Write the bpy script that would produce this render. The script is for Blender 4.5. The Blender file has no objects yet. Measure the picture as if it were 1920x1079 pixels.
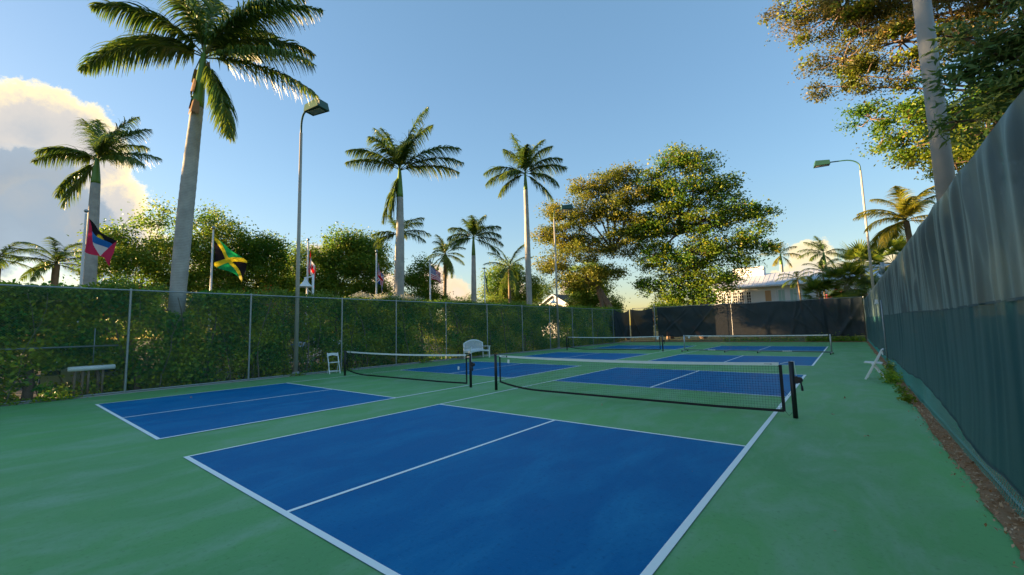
import bpy, bmesh, math, random
import numpy as np
from mathutils import Vector, Matrix
R = math.radians
random.seed(7)
scn = bpy.context.scene
C = scn.collection

# ---------------------------------------------------------------- camera
cam_d = bpy.data.cameras.new('camera'); cam = bpy.data.objects.new('camera', cam_d); C.objects.link(cam)
scn.camera = cam
FPX, YAW, PIT, ROL = 787.04, -0.6736, 0.0961, -0.0261
fw = Vector((math.sin(YAW)*math.cos(PIT), math.cos(YAW)*math.cos(PIT), math.sin(PIT)))
r0 = Vector((math.cos(YAW), -math.sin(YAW), 0)); u0 = r0.cross(fw)
rr = r0*math.cos(ROL)+u0*math.sin(ROL); uu = -r0*math.sin(ROL)+u0*math.cos(ROL)
m = Matrix((rr, uu, -fw)).transposed().to_4x4(); m.translation = Vector((7.2434, -1.7837, 1.6423))
cam.matrix_world = m
cam_d.sensor_fit = 'HORIZONTAL'; cam_d.sensor_width = 36; cam_d.lens = 36*FPX/1920
cam_d.clip_start = .05; cam_d.clip_end = 3000

# ---------------------------------------------------------------- sun + sky
SUN_AZ, SUN_EL = -120.0, 4.6                     # degrees clockwise from +Y, elevation
scn.view_settings.view_transform = 'Standard'; scn.view_settings.look = 'None'
scn.view_settings.exposure = 2.45; scn.view_settings.gamma = 1.0
sd = Vector((math.sin(R(SUN_AZ))*math.cos(R(SUN_EL)), math.cos(R(SUN_AZ))*math.cos(R(SUN_EL)), math.sin(R(SUN_EL))))
sl = bpy.data.lights.new('sun', 'SUN'); sl.energy = 4.8; sl.angle = R(0.6); sl.color = (1.0, .66, .32)
so = bpy.data.objects.new('sun', sl); C.objects.link(so); so.rotation_euler = sd.to_track_quat('Z', 'Y').to_euler()

world = bpy.data.worlds.new('World'); scn.world = world; world.use_nodes = True
wt = world.node_tree; wn = wt.nodes; wl = wt.links; wn.clear()
def N(t, **k):
    n = wn.new(t)
    for a, b in k.items(): setattr(n, a, b)
    return n
def wmath(op, a, b=None, c=None, clamp=False):
    n = N('ShaderNodeMath', operation=op, use_clamp=clamp)
    for i, v in enumerate((a, b, c)):
        if v is None: continue
        if isinstance(v, (int, float)): n.inputs[i].default_value = v
        else: wl.new(v, n.inputs[i])
    return n.outputs[0]
def wramp(fac, stops):
    n = N('ShaderNodeValToRGB'); e = n.color_ramp.elements
    while len(e) < len(stops): e.new(0.5)
    for el, (p, c) in zip(e, stops): el.position = p; el.color = (*c, 1)
    wl.new(fac, n.inputs[0]); return n.outputs[0]
def wmix(f, a, b, mode='MIX'):
    n = N('ShaderNodeMix', data_type='RGBA', blend_type=mode)
    for s, v in ((0, f), (6, a), (7, b)):
        if isinstance(v, (int, float)): n.inputs[s].default_value = v
        elif isinstance(v, tuple): n.inputs[s].default_value = (*v, 1)
        else: wl.new(v, n.inputs[s])
    return n.outputs[2]
def dvec(az, el):
    return (math.sin(R(az))*math.cos(R(el)), math.cos(R(az))*math.cos(R(el)), math.sin(R(el)))
tc = N('ShaderNodeTexCoord'); D0 = tc.outputs['Generated']
nt = N('ShaderNodeTexSky', sky_type='NISHITA'); nt.sun_disc = False
nt.sun_elevation = R(SUN_EL); nt.sun_rotation = R(SUN_AZ); nt.air_density = 1.0; nt.dust_density = .5; nt.ozone_density = 2.0
gm = N('ShaderNodeGamma'); gm.inputs[1].default_value = .5; wl.new(nt.outputs[0], gm.inputs[0])
hs = N('ShaderNodeHueSaturation'); hs.inputs['Saturation'].default_value = 1.55; wl.new(gm.outputs[0], hs.inputs['Color'])
lin = N('ShaderNodeMix', data_type='RGBA', blend_type='MULTIPLY'); lin.inputs[0].default_value = 1; wl.new(nt.outputs[0], lin.inputs[6]); lin.inputs[7].default_value = (.35, .35, .35, 1)
mxs = N('ShaderNodeMix', data_type='RGBA', blend_type='LIGHTEN'); mxs.inputs[0].default_value = 1; wl.new(hs.outputs[0], mxs.inputs[6]); wl.new(lin.outputs[2], mxs.inputs[7])
sky = mxs.outputs[2]
sep = N('ShaderNodeSeparateXYZ'); wl.new(D0, sep.inputs[0])
# warm haze lying on the horizon with unseen sky overhead brightened to light the ground
sky = wmix(1.0, sky, wramp(sep.outputs[2], [(0.0, (1.05, .95, .88)), (.10, (1.05, 1.05, 1.08)), (.3, (1.05, 1.08, 1.2)), (.5, (1.04, 1.04, 1.16)), (.66, (1.04, 1.03, 1.12)), (1.0, (1.6, 1.55, 1.45))]), 'MULTIPLY')
# clouds: unions of round lobes whose rims are broken up by noise
def warp(scale, amt):
    n = N('ShaderNodeTexNoise'); n.inputs['Scale'].default_value = scale; n.inputs['Detail'].default_value = 9; n.inputs['Roughness'].default_value = .7
    wl.new(D0, n.inputs['Vector'])
    s = N('ShaderNodeVectorMath', operation='SUBTRACT'); wl.new(n.outputs['Color'], s.inputs[0]); s.inputs[1].default_value = (.5, .5, .5)
    q = N('ShaderNodeVectorMath', operation='SCALE'); wl.new(s.outputs[0], q.inputs[0]); q.inputs['Scale'].default_value = amt
    a = N('ShaderNodeVectorMath', operation='ADD'); wl.new(D0, a.inputs[0]); wl.new(q.outputs[0], a.inputs[1])
    return a.outputs[0]
def cloud(base, vec, lobes, edge, colors, opacity=1.0, lumps=.25):
    mx = None
    for az, el, r in lobes:
        d = N('ShaderNodeVectorMath', operation='DISTANCE'); wl.new(vec, d.inputs[0]); d.inputs[1].default_value = dvec(az, el)
        v = wmath('MULTIPLY_ADD', d.outputs['Value'], -1/R(r), 1.0)
        v = wmath('MULTIPLY', v, r/5.0)
        mx = v if mx is None else wmath('SMOOTH_MAX', mx, v, .12)
    mask = wmath('MULTIPLY', wmath('DIVIDE', mx, edge, clamp=True), opacity)
    n = N('ShaderNodeTexNoise'); n.inputs['Scale'].default_value = 14; n.inputs['Detail'].default_value = 6; wl.new(D0, n.inputs['Vector'])
    f = wmath('ADD', mx, wmath('MULTIPLY', wmath('SUBTRACT', n.outputs[0], .5), lumps), clamp=True)
    return wmix(mask, base, wramp(f, colors))
w1 = warp(7, .13); w2 = warp(16, .075)
CL = 1.0
gold = (4.6, 3.5, 1.9)
sky = cloud(sky, w1, [(-92.5, 16.5, 5.0), (-88.3, 18.3, 4.2), (-85.6, 18.8, 3.6), (-98, 16, 7), (-84.6, 16.0, 3.2), (-82.6, 12.6, 3.6), (-82.0, 10.0, 4.0)], .10,
            [(0, (2.6, 2.25, 1.45)), (.16, (2.4, 1.95, 1.15)), (.36, (1.45, 1.34, 1.22)), (.8, (1.1, 1.12, 1.15))], .95)
sky = cloud(sky, w1, [(-94, 10.5, 6.4), (-88.6, 12.4, 5.2), (-85.6, 10.6, 4.5), (-83.8, 8.8, 3.8), (-99, 10, 7.5), (-81.5, 6.6, 3.2)], .16,
            [(0, (1.3, 1.35, 1.4)), (.12, (.72, .90, 1.10)), (.5, (.66, .82, 1.0)), (1, (.80, .88, .96))], .93)
sky = cloud(sky, w2, [(-3.7, 7.4, 1.5), (-1.9, 7.5, 1.5), (-2.6, 4.6, 3.0), (.9, 6.6, 1.0), (-5.6, 3.8, 2.2), (2.4, 4.6, 2.8)], .06,
            [(0, (2.2, 1.95, 1.35)), (.15, (2.15, 1.75, 1.05)), (.5, (1.6, 1.55, 1.45))], .95)
sky = cloud(sky, w2, [(-63.6, 9.4, 1.5), (-55.8, 5.8, 2.2), (-48.8, 6.2, 2.6), (-46, 5, 2.2), (-39, 5.0, 2.4), (-29, 3.8, 3.4), (-74, 6, 3.2), (-68, 5, 2.4)], .10,
            [(0, (2.2, 1.75, 1.15)), (.2, (2.2, 1.55, 1.0)), (.6, (1.8, 1.55, 1.35))], .85)
# below the horizon the sky is only a dim ground colour
bg = N('ShaderNodeBackground'); wl.new(sky, bg.inputs[0]); bg.inputs[1].default_value = 0.10
wo = N('ShaderNodeOutputWorld'); wl.new(bg.outputs[0], wo.inputs[0])

# ---------------------------------------------------------------- materials
def mat(name, col, rough=.7, spec=.3, metal=0, noise=None, bump=None, trans=0, tint=None, emit=None, alpha=None, coat=0):
    """noise=(scale, amount, colour2)  bump=(scale, strength)  tint=colour at attribute tint=1"""
    M = bpy.data.materials.new(name); M.use_nodes = True; t = M.node_tree; n = t.nodes; l = t.links
    b = n['Principled BSDF']; out = n['Material Output']
    b.inputs['Base Color'].default_value = (*col, 1); b.inputs['Roughness'].default_value = rough
    b.inputs['Specular IOR Level'].default_value = spec; b.inputs['Metallic'].default_value = metal
    b.inputs['Coat Weight'].default_value = coat
    src = None
    co = n.new('ShaderNodeTexCoord')
    if noise:
        sc, amt, c2 = noise
        x = n.new('ShaderNodeTexNoise'); x.inputs['Scale'].default_value = sc; x.inputs['Detail'].default_value = 6; x.inputs['Roughness'].default_value = .6
        l.new(co.outputs['Object'], x.inputs['Vector'])
        mr = n.new('ShaderNodeMapRange'); mr.inputs[1].default_value = .35; mr.inputs[2].default_value = .65; mr.inputs[4].default_value = amt
        l.new(x.outputs[0], mr.inputs[0])
        mx = n.new('ShaderNodeMix'); mx.data_type = 'RGBA'; l.new(mr.outputs[0], mx.inputs[0])
        mx.inputs[6].default_value = (*col, 1); mx.inputs[7].default_value = (*c2, 1); src = mx.outputs[2]
    if tint:
        a = n.new('ShaderNodeAttribute'); a.attribute_name = 'tint'
        mx = n.new('ShaderNodeMix'); mx.data_type = 'RGBA'; l.new(a.outputs['Fac'], mx.inputs[0])
        if src: l.new(src, mx.inputs[6])
        else: mx.inputs[6].default_value = (*col, 1)
        mx.inputs[7].default_value = (*tint, 1); src = mx.outputs[2]
    if src: l.new(src, b.inputs['Base Color'])
    if bump:
        x = n.new('ShaderNodeTexNoise'); x.inputs['Scale'].default_value = bump[0]; x.inputs['Detail'].default_value = 5
        l.new(co.outputs['Object'], x.inputs['Vector'])
        bp = n.new('ShaderNodeBump'); bp.inputs['Strength'].default_value = bump[1]; bp.inputs['Distance'].default_value = .02
        l.new(x.outputs[0], bp.inputs['Height']); l.new(bp.outputs[0], b.inputs['Normal'])
    sh = b.outputs[0]
    if trans:
        tr = n.new('ShaderNodeBsdfTranslucent'); tr.inputs[0].default_value = (*col, 1)
        if src: l.new(src, tr.inputs[0])
        ms = n.new('ShaderNodeMixShader'); ms.inputs[0].default_value = trans
        l.new(sh, ms.inputs[1]); l.new(tr.outputs[0], ms.inputs[2]); sh = ms.outputs[0]
    if alpha is not None:
        tp = n.new('ShaderNodeBsdfTransparent'); ms = n.new('ShaderNodeMixShader'); ms.inputs[0].default_value = alpha
        l.new(tp.outputs[0], ms.inputs[1]); l.new(sh, ms.inputs[2]); sh = ms.outputs[0]
    l.new(sh, out.inputs[0])
    return M
M = {}
def court_mat(name, c1, c2, c3, rough):
    m_ = mat(name, c1, rough, .14, noise=(.35, .8, c2), bump=(90, .12)); t = m_.node_tree; n = t.nodes; l = t.links
    b = n['Principled BSDF']; src = b.inputs['Base Color'].links[0].from_socket
    co = n.new('ShaderNodeTexCoord')
    mp = n.new('ShaderNodeMapping'); mp.inputs['Scale'].default_value = (1.0, .45, 1); mp.inputs['Rotation'].default_value = (0, 0, .6); l.new(co.outputs['Object'], mp.inputs[0])
    x = n.new('ShaderNodeTexNoise'); x.inputs['Scale'].default_value = 1.7; x.inputs['Detail'].default_value = 9; x.inputs['Roughness'].default_value = .68; x.inputs['Distortion'].default_value = .5
    l.new(mp.outputs[0], x.inputs['Vector'])
    mr = n.new('ShaderNodeMapRange'); mr.inputs[1].default_value = .44; mr.inputs[2].default_value = .72; mr.inputs[4].default_value = .85; l.new(x.outputs[0], mr.inputs[0])
    mx = n.new('ShaderNodeMix'); mx.data_type = 'RGBA'; l.new(mr.outputs[0], mx.inputs[0]); l.new(src, mx.inputs[6]); mx.inputs[7].default_value = (*c3, 1)  # pale streaks: worn paint, plus sky glare put into the colour
    # small dark scuffs
    y = n.new('ShaderNodeTexNoise'); y.inputs['Scale'].default_value = 26; y.inputs['Detail'].default_value = 4; l.new(co.outputs['Object'], y.inputs['Vector'])
    m2 = n.new('ShaderNodeMapRange'); m2.inputs[1].default_value = .56; m2.inputs[2].default_value = .72; m2.inputs[4].default_value = .35; l.new(y.outputs[0], m2.inputs[0])
    my = n.new('ShaderNodeMix'); my.data_type = 'RGBA'; l.new(m2.outputs[0], my.inputs[0]); l.new(mx.outputs[2], my.inputs[6]); my.inputs[7].default_value = (c1[0]*.5, c1[1]*.5, c1[2]*.5, 1)
    # pale ball marks and grit
    z_ = n.new('ShaderNodeTexNoise'); z_.inputs['Scale'].default_value = 58; z_.inputs['Detail'].default_value = 3; l.new(co.outputs['Object'], z_.inputs['Vector'])
    m4 = n.new('ShaderNodeMapRange'); m4.inputs[1].default_value = .66; m4.inputs[2].default_value = .76; m4.inputs[4].default_value = .35; l.new(z_.outputs[0], m4.inputs[0])
    mz = n.new('ShaderNodeMix'); mz.data_type = 'RGBA'; l.new(m4.outputs[0], mz.inputs[0]); l.new(my.outputs[2], mz.inputs[6]); mz.inputs[7].default_value = (c3[0]*1.3+.04, c3[1]*1.2+.04, c3[2]*1.1+.04, 1)
    l.new(mz.outputs[2], b.inputs['Base Color'])
    r2 = n.new('ShaderNodeMapRange'); r2.inputs[3].default_value = rough-.1; r2.inputs[4].default_value = rough+.14; l.new(x.outputs[0], r2.inputs[0]); l.new(r2.outputs[0], b.inputs['Roughness'])
    return m_
M['green'] = court_mat('green_court_paint', (.145, .39, .130), (.115, .32, .125), (.25, .42, .27), .54)
M['blue'] = court_mat('blue_court_paint', (.0, .130, .33), (.0, .142, .35), (.018, .215, .43), .48)
M['blue'].node_tree.nodes['Principled BSDF'].inputs['Specular IOR Level'].default_value = .06
M['line'] = mat('white_line_paint', (.90, .92, .90), .6, noise=(3, .3, (.82, .86, .84)))
M['soil'] = mat('brown_soil', (.24, .11, .045), .95, .1, noise=(9, .9, (.32, .20, .12)), bump=(30, .8))
M['grass'] = mat('dry_lawn', (.05, .075, .02), .95, .1, noise=(.8, .8, (.12, .10, .05)), bump=(20, .6))
M['asphalt'] = mat('parking_asphalt', (.05, .05, .052), .9, .2, noise=(4, .5, (.08, .08, .08)))
M['galv'] = mat('galvanised_steel', (.30, .34, .36), .42, .5, .55, noise=(14, .5, (.22, .26, .28)))
M['greenwire'] = mat('green_vinyl_wire', (.04, .26, .20), .4, .5)
M['wire'] = mat('grey_green_wire', (.24, .34, .32), .5, .4, .2)
M['black'] = mat('black_powder_coat', (.012, .012, .016), .45, .5)
M['netcord'] = mat('black_net_cord', (.010, .012, .014), .8)
M['tape'] = mat('white_vinyl_tape', (.80, .81, .80), .55, noise=(6, .3, (.7, .71, .70)))
M['blktape'] = mat('black_vinyl_tape', (.014, .014, .018), .6)
M['mark'] = mat('faded_print', (.12, .13, .14), .8)
M['silver'] = mat('silver_net_frame', (.42, .44, .46), .4, .5, .6)
M['rubber'] = mat('dark_rubber', (.015, .015, .015), .8)
M['white'] = mat('white_painted_wood', (.78, .80, .82), .5, .4, noise=(5, .25, (.68, .70, .72)))
M['plastic'] = mat('white_resin', (.80, .82, .83), .42, .5)
M['concrete'] = mat('pole_concrete', (.36, .37, .38), .8, .2, noise=(7, .5, (.28, .29, .30)), bump=(60, .2))
M['pole'] = mat('painted_steel_pole', (.24, .25, .25), .45, .4, noise=(3, .5, (.19, .20, .19)))
M['floodpole'] = mat('weathered_light_pole', (.42, .39, .34), .45, .4, noise=(3, .5, (.34, .32, .28)))
M['lampgreen'] = mat('green_lamp_housing', (.02, .085, .06), .45, .5)
M['lens'] = mat('lamp_lens', (.35, .36, .32), .2, .5)
M['flagpole'] = mat('flagpole_white', (.62, .60, .60), .4, .5)
M['fabric'] = mat('windscreen_fabric', (.028, .054, .060), .5, .6, noise=(1.4, .7, (.042, .080, .088)), bump=(220, .12), alpha=.97)
M['fabric_low'] = mat('windscreen_fabric_lower', (.006, .060, .070), .55, .45, noise=(1.1, .7, (.012, .078, .086)), bump=(220, .12), alpha=.96)
for k_ in ('fabric', 'fabric_low'):
    b_ = M[k_].node_tree.nodes['Principled BSDF']; b_.inputs['Sheen Weight'].default_value = .42 if k_ == 'fabric' else .10; b_.inputs['Sheen Roughness'].default_value = .35; b_.inputs['Sheen Tint'].default_value = (.62, .80, .78, 1)
M['fabric_back'] = mat('black_windscreen_fabric', (.020, .030, .036), .7, .3, noise=(.9, .7, (.028, .040, .046)), bump=(200, .12), alpha=.975)
M['trunk'] = mat('royal_palm_bark', (.34, .33, .31), .85, .2, noise=(2.6, .8, (.50, .48, .44)), bump=(30, .5))
M['trunk2'] = mat('coconut_bark', (.17, .13, .09), .9, .2, noise=(4, .7, (.26, .20, .14)), bump=(30, .6))
for k_, sc_ in (('trunk', 5.5),):
    n_ = M[k_].node_tree.nodes; l_ = M[k_].node_tree.links; tcx = n_.new('ShaderNodeTexCoord'); wv = n_.new('ShaderNodeTexWave'); wv.bands_direction = 'Z'; wv.inputs['Scale'].default_value = sc_; wv.inputs['Distortion'].default_value = 2.5; wv.inputs['Detail'].default_value = 4; wv.inputs['Detail Scale'].default_value = 2
    l_.new(tcx.outputs['Object'], wv.inputs['Vector']); b_ = n_['Principled BSDF']; old = b_.inputs['Base Color'].links[0].from_socket
    mr_ = n_.new('ShaderNodeMapRange'); mr_.inputs[1].default_value = .0; mr_.inputs[2].default_value = .35; mr_.inputs[3].default_value = .45; mr_.inputs[4].default_value = 0; l_.new(wv.outputs['Fac'], mr_.inputs[0])
    mx_ = n_.new('ShaderNodeMix'); mx_.data_type = 'RGBA'; l_.new(mr_.outputs[0], mx_.inputs[0]); l_.new(old, mx_.inputs[6]); mx_.inputs[7].default_value = (.20, .18, .16, 1)
    st_ = n_.new('ShaderNodeTexNoise'); st_.inputs['Scale'].default_value = .9; st_.inputs['Detail'].default_value = 8; st_.inputs['Roughness'].default_value = .75; l_.new(tcx.outputs['Object'], st_.inputs['Vector'])
    m3_ = n_.new('ShaderNodeMapRange'); m3_.inputs[1].default_value = .5; m3_.inputs[2].default_value = .7; m3_.inputs[4].default_value = .6; l_.new(st_.outputs[0], m3_.inputs[0])
    my_ = n_.new('ShaderNodeMix'); my_.data_type = 'RGBA'; l_.new(m3_.outputs[0], my_.inputs[0]); l_.new(mx_.outputs[2], my_.inputs[6]); my_.inputs[7].default_value = (.24, .24, .22, 1); l_.new(my_.outputs[2], b_.inputs['Base Color'])
M['shaft'] = mat('green_crownshaft', (.10, .21, .035), .45, .4, noise=(2, .6, (.16, .26, .05)))
M['husk'] = mat('dry_palm_sheath', (.30, .17, .085), .85, .2, noise=(5, .7, (.20, .11, .06)))
M['frond'] = mat('palm_leaflet', (.045, .115, .018), .42, .4, trans=.4, tint=(.22, .26, .025))
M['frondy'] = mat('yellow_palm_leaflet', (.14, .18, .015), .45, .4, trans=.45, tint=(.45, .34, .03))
M['rachis'] = mat('palm_rachis', (.14, .15, .05), .6)
M['deadfrond'] = mat('dead_palm_leaflet', (.16, .10, .045), .8, trans=.25, tint=(.26, .17, .08))
M['bark'] = mat('tree_bark', (.15, .105, .075), .95, .15, noise=(6, .8, (.23, .17, .13)), bump=(18, .9))
M['darkbark'] = mat('branch_bark', (.12, .085, .05), .95, .15, noise=(6, .8, (.19, .13, .08)))
def leafm(k, a, b, tr=.48): M[k] = mat(k+'_leaf', a, .5, .35, trans=tr, tint=b)
leafm('hedge', (.040, .225, .022), (.50, .54, .022), .36)
leafm('hedgetop', (.07, .18, .02), (.28, .34, .04), .35)
leafm('olive', (.12, .17, .018), (.40, .33, .035))
leafm('lush', (.06, .17, .014), (.34, .36, .02))
leafm('light', (.10, .22, .025), (.40, .41, .04))
leafm('rust', (.09, .11, .02), (.28, .18, .04))
leafm('bigleaf', (.07, .15, .035), (.22, .25, .07), .3)
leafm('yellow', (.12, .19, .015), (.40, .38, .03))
leafm('flower', (.60, .05, .01), (.75, .14, .03), .3)
leafm('pink', (.45, .05, .12), (.60, .12, .2), .3)
leafm('blossom', (.55, .52, .38), (.7, .7, .6), .3)
leafm('litter', (.30, .13, .05), (.62, .44, .28), .1)
M['wall'] = mat('white_stucco', (.66, .68, .72), .85, .2, noise=(1, .3, (.6, .62, .66)))
M['metalroof'] = mat('white_metal_roof', (.50, .53, .60), .45, .4, noise=(.6, .4, (.44, .47, .54)))
M['shingle'] = mat('grey_shingle', (.10, .095, .09), .9, noise=(6, .6, (.15, .14, .13)), bump=(20, .6))
M['glass'] = mat('window_glass', (.03, .035, .05), .08, .6)
M['tan'] = mat('tan_door', (.48, .30, .17), .7)
M['teal'] = mat('pale_teal_door', (.36, .52, .50), .6)
M['carwhite'] = mat('white_car_paint', (.62, .64, .66), .3, .5, coat=.6)
M['carglass'] = mat('blue_tinted_glass', (.05, .22, .36), .08, .6)
M['stone'] = mat('grey_planter_stone', (.20, .17, .15), .9, bump=(20, .6))

# ---------------------------------------------------------------- mesh helpers
def link(name, me, m_, parent=None, loc=None):
    o = bpy.data.objects.new(name, me); C.objects.link(o)
    if m_ is not None and me is not None and not me.materials:
        for q in (m_ if isinstance(m_, (list, tuple)) else [m_]): me.materials.append(q)
    if parent is not None: o.parent = parent
    if loc is not None: o.location = loc
    return o
def tag(o, label=None, cat=None, group=None, kind=None):
    if label: o['label'] = label
    if cat: o['category'] = cat
    if group: o['group'] = group
    if kind: o['kind'] = kind
    return o
def thing(name, label, cat, loc=(0, 0, 0), rz=0, group=None):
    o = bpy.data.objects.new(name, None); C.objects.link(o); o.location = loc; o.rotation_euler = (0, 0, rz)
    o.empty_display_size = .2
    return tag(o, label, cat, group)
class MB:
    def __init__(s): s.v = []; s.f = []; s.smooth = False
    def quadgrid(s, P, closed_u=False):
        b = len(s.v); nu = len(P); nv = len(P[0])
        for row in P: s.v.extend(tuple(p) for p in row)
        for i in range(nu if closed_u else nu-1):
            j2 = (i+1) % nu
            for j in range(nv-1):
                s.f.append((b+i*nv+j, b+j2*nv+j, b+j2*nv+j+1, b+i*nv+j+1))
        return s
    def box(s, c, d, rot=None):
        b = len(s.v); c = Vector(c)
        for x in (-.5, .5):
            for y in (-.5, .5):
                for z in (-.5, .5):
                    p = Vector((x*d[0], y*d[1], z*d[2]))
                    if rot is not None: p = rot @ p
                    s.v.append(tuple(c+p))
        for q in ((0, 1, 3, 2), (4, 6, 7, 5), (0, 4, 5, 1), (2, 3, 7, 6), (0, 2, 6, 4), (1, 5, 7, 3)): s.f.append(tuple(b+i for i in q))
        return s
    def bar(s, a, b_, w, t=None, up=(0, 0, 1)):
        a = Vector(a); b_ = Vector(b_); d = b_-a; L = d.length; z = d.normalized(); up = Vector(up)
        if abs(z.dot(up)) > .98: up = Vector((0, 1, 0)) if abs(z.y) < .9 else Vector((1, 0, 0))
        x = up.cross(z).normalized(); y = z.cross(x)
        return s.box((a+b_)/2, (w, t or w, L), Matrix((x, y, z)).transposed())
    def tube(s, pts, rad, n=8, cap=True):
        pts = [Vector(p) for p in pts]; rs = rad if isinstance(rad, (list, tuple)) else [rad]*len(pts)
        b = len(s.v); ref = None
        for i, p in enumerate(pts):
            d = (pts[min(i+1, len(pts)-1)]-pts[max(i-1, 0)]).normalized()
            if ref is None: ref = Vector((0, 0, 1)) if abs(d.z) < .9 else Vector((1, 0, 0))
            x = (ref-d*ref.dot(d)).normalized(); ref = x; y = d.cross(x)
            for k in range(n):
                a = 2*math.pi*k/n; s.v.append(tuple(p+(x*math.cos(a)+y*math.sin(a))*rs[i]))
        for i in range(len(pts)-1):
            for k in range(n):
                k2 = (k+1) % n; s.f.append((b+i*n+k, b+i*n+k2, b+(i+1)*n+k2, b+(i+1)*n+k))
        if cap:
            s.f.append(tuple(b+k for k in reversed(range(n)))); s.f.append(tuple(b+(len(pts)-1)*n+k for k in range(n)))
        return s
    def poly_prism(s, pts, nrm, t):
        b = len(s.v); nrm = Vector(nrm)*t/2; k = len(pts)
        for p in pts: s.v.append(tuple(Vector(p)-nrm))
        for p in pts: s.v.append(tuple(Vector(p)+nrm))
        s.f.append(tuple(b+i for i in reversed(range(k)))); s.f.append(tuple(b+k+i for i in range(k)))
        for i in range(k): s.f.append((b+i, b+(i+1) % k, b+k+(i+1) % k, b+k+i))
        return s
    def mesh(s, name, smooth=None, bevel=0):
        me = bpy.data.meshes.new(name); me.from_pydata(s.v, [], s.f); me.update()
        if bevel:
            bm = bmesh.new(); bm.from_mesh(me); bmesh.ops.recalc_face_normals(bm, faces=bm.faces)
            bmesh.ops.bevel(bm, geom=[e for e in bm.edges], offset=bevel, segments=1, affect='EDGES', clamp_overlap=True)
            bm.to_mesh(me); bm.free()
        if smooth if smooth is not None else s.smooth: me.shade_smooth()
        return me
    def build(s, name, m_, parent=None, smooth=False, loc=None, bevel=0):
        return link(name, s.mesh(name, smooth, bevel), m_, parent, loc)

def np_mesh(name, V, F, tint=None):
    """V (n,3), F (k,4) quads"""
    me = bpy.data.meshes.new(name); k = len(F)
    me.vertices.add(len(V)); me.vertices.foreach_set('co', V.astype(np.float32).ravel())
    me.loops.add(k*4); me.loops.foreach_set('vertex_index', F.astype(np.int32).ravel())
    me.polygons.add(k); me.polygons.foreach_set('loop_start', np.arange(0, 4*k, 4, dtype=np.int32))
    me.update(calc_edges=True)
    if tint is not None:
        a = me.attributes.new('tint', 'FLOAT', 'FACE'); a.data.foreach_set('value', tint.astype(np.float32))
    return me
def leaf_mesh(name, P, size, rng, aspect=.5, up=0.0, tint=None, hang=0.0, fold=True):
    """one kite-shaped leaf per point"""
    n = len(P); d = rng.normal(size=(n, 3)); d[:, 2] = d[:, 2]*.7-hang; d /= np.linalg.norm(d, axis=1)[:, None]
    q = rng.normal(size=(n, 3)); q[:, 2] += up; s = np.cross(d, q); s /= np.linalg.norm(s, axis=1)[:, None]
    nn = np.cross(s, d)
    L = (size*rng.uniform(.6, 1.35, n))[:, None]; W = L*aspect
    V = np.empty((n, 4, 3)); V[:, 0] = P; V[:, 1] = P+d*L*.55+s*W*.5+nn*L*.08; V[:, 2] = P+d*L-nn*L*.1; V[:, 3] = P+d*L*.55-s*W*.5+nn*L*.08
    if tint is None: tint = np.clip(rng.beta(1.4, 2.2, n), 0, 1)
    return np_mesh(name, V.reshape(-1, 3), np.arange(n*4).reshape(n, 4), tint)

# ================================================================= SETTING
def sheet(name, x0, x1, y0, y1, z, m_, parent=None, kind=None, nx=1, ny=1):
    b = MB(); b.v = [(x0, y0, z), (x1, y0, z), (x1, y1, z), (x0, y1, z)]; b.f = [(0, 1, 2, 3)]
    o = b.build(name, m_, parent)
    if kind: o['kind'] = kind
    return o
def flat(name, pts, z, m_, parent=None):
    b = MB(); b.v = [(p[0], p[1], z) for p in pts]; b.f = [tuple(range(len(pts)))]
    return b.build(name, m_, parent)
FX, RX, BY = -9.75, 8.2, 38.0          # left fence, right fence, back fence
g = sheet('ground', -900, 900, -500, 1400, -.10, M['grass'], kind='structure')
pk = sheet('parking_lot', -30, -12.2, -14, 34, -.07, M['asphalt'], kind='structure')
cs = MB().box(((FX+8.24)/2-.03, 15.5, -.07), (8.24-FX+.06, 44.6, .14)).build('court_surface', M['green']); cs['kind'] = 'structure'
W, K1, K2, L = 6.10, 4.616, 9.109, 13.773
rows = [(0, 0), (-7.677, .03), (0, 16.886), (-7.677, 16.9)]
for ox, oy in rows:
    for (a, b_) in ((0, K1), (K2, L)):
        sheet('blue_zone', ox, ox+W, oy+a, oy+b_, .004, M['blue'], cs)
    lw = .05
    def ln(x0, x1, y0, y1): sheet('court_line', ox+x0, ox+x1, oy+y0, oy+y1, .008, M['line'], cs)
    ln(-.0, lw, lw*1.2, L-lw*1.2); ln(W-lw*1.3, W, lw*1.2, L-lw*1.2)
    ln(0, W, 0, lw*1.2); ln(0, W, L-lw*1.2, L)
    ln(lw, W-lw*1.3, K1-lw, K1); ln(lw, W-lw*1.3, K2, K2+lw)
    ln(W/2-lw/2, W/2+lw/2, lw*1.2, K1-lw); ln(W/2-lw/2, W/2+lw/2, K2+lw, L-lw*1.2)
# dirt margin at the foot of the right fence, uneven edge
rng = np.random.default_rng(3)
ed = []; ys = np.arange(-8, 38.6, .12)
for y in ys: ed.append((8.045+.018*math.sin(y*1.7)+.012*math.sin(y*4.3+1)+rng.uniform(-.014, .014), y))
b = MB(); zc = lambda y: .016+.012*math.sin(y*3.1)+.01*math.sin(y*7.7)
b.quadgrid([[(x, y, .011) for (x, y) in ed], [(8.2, y, zc(y)+.02) for _, y in ed], [(8.45, y, zc(y)) for _, y in ed], [(9.6, y, .0) for _, y in ed]])
b.build('dirt_margin', M['soil'], smooth=True)['kind'] = 'structure'
b = MB(); b.quadgrid([[(x, 38.0-.9-.08*math.sin(x*1.3), .010) for x in np.arange(-9.6, 8.2, .3)], [(x, 38.6, .03) for x in np.arange(-9.6, 8.2, .3)]])
b.build('dirt_strip', M['soil'])['kind'] = 'structure'

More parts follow.
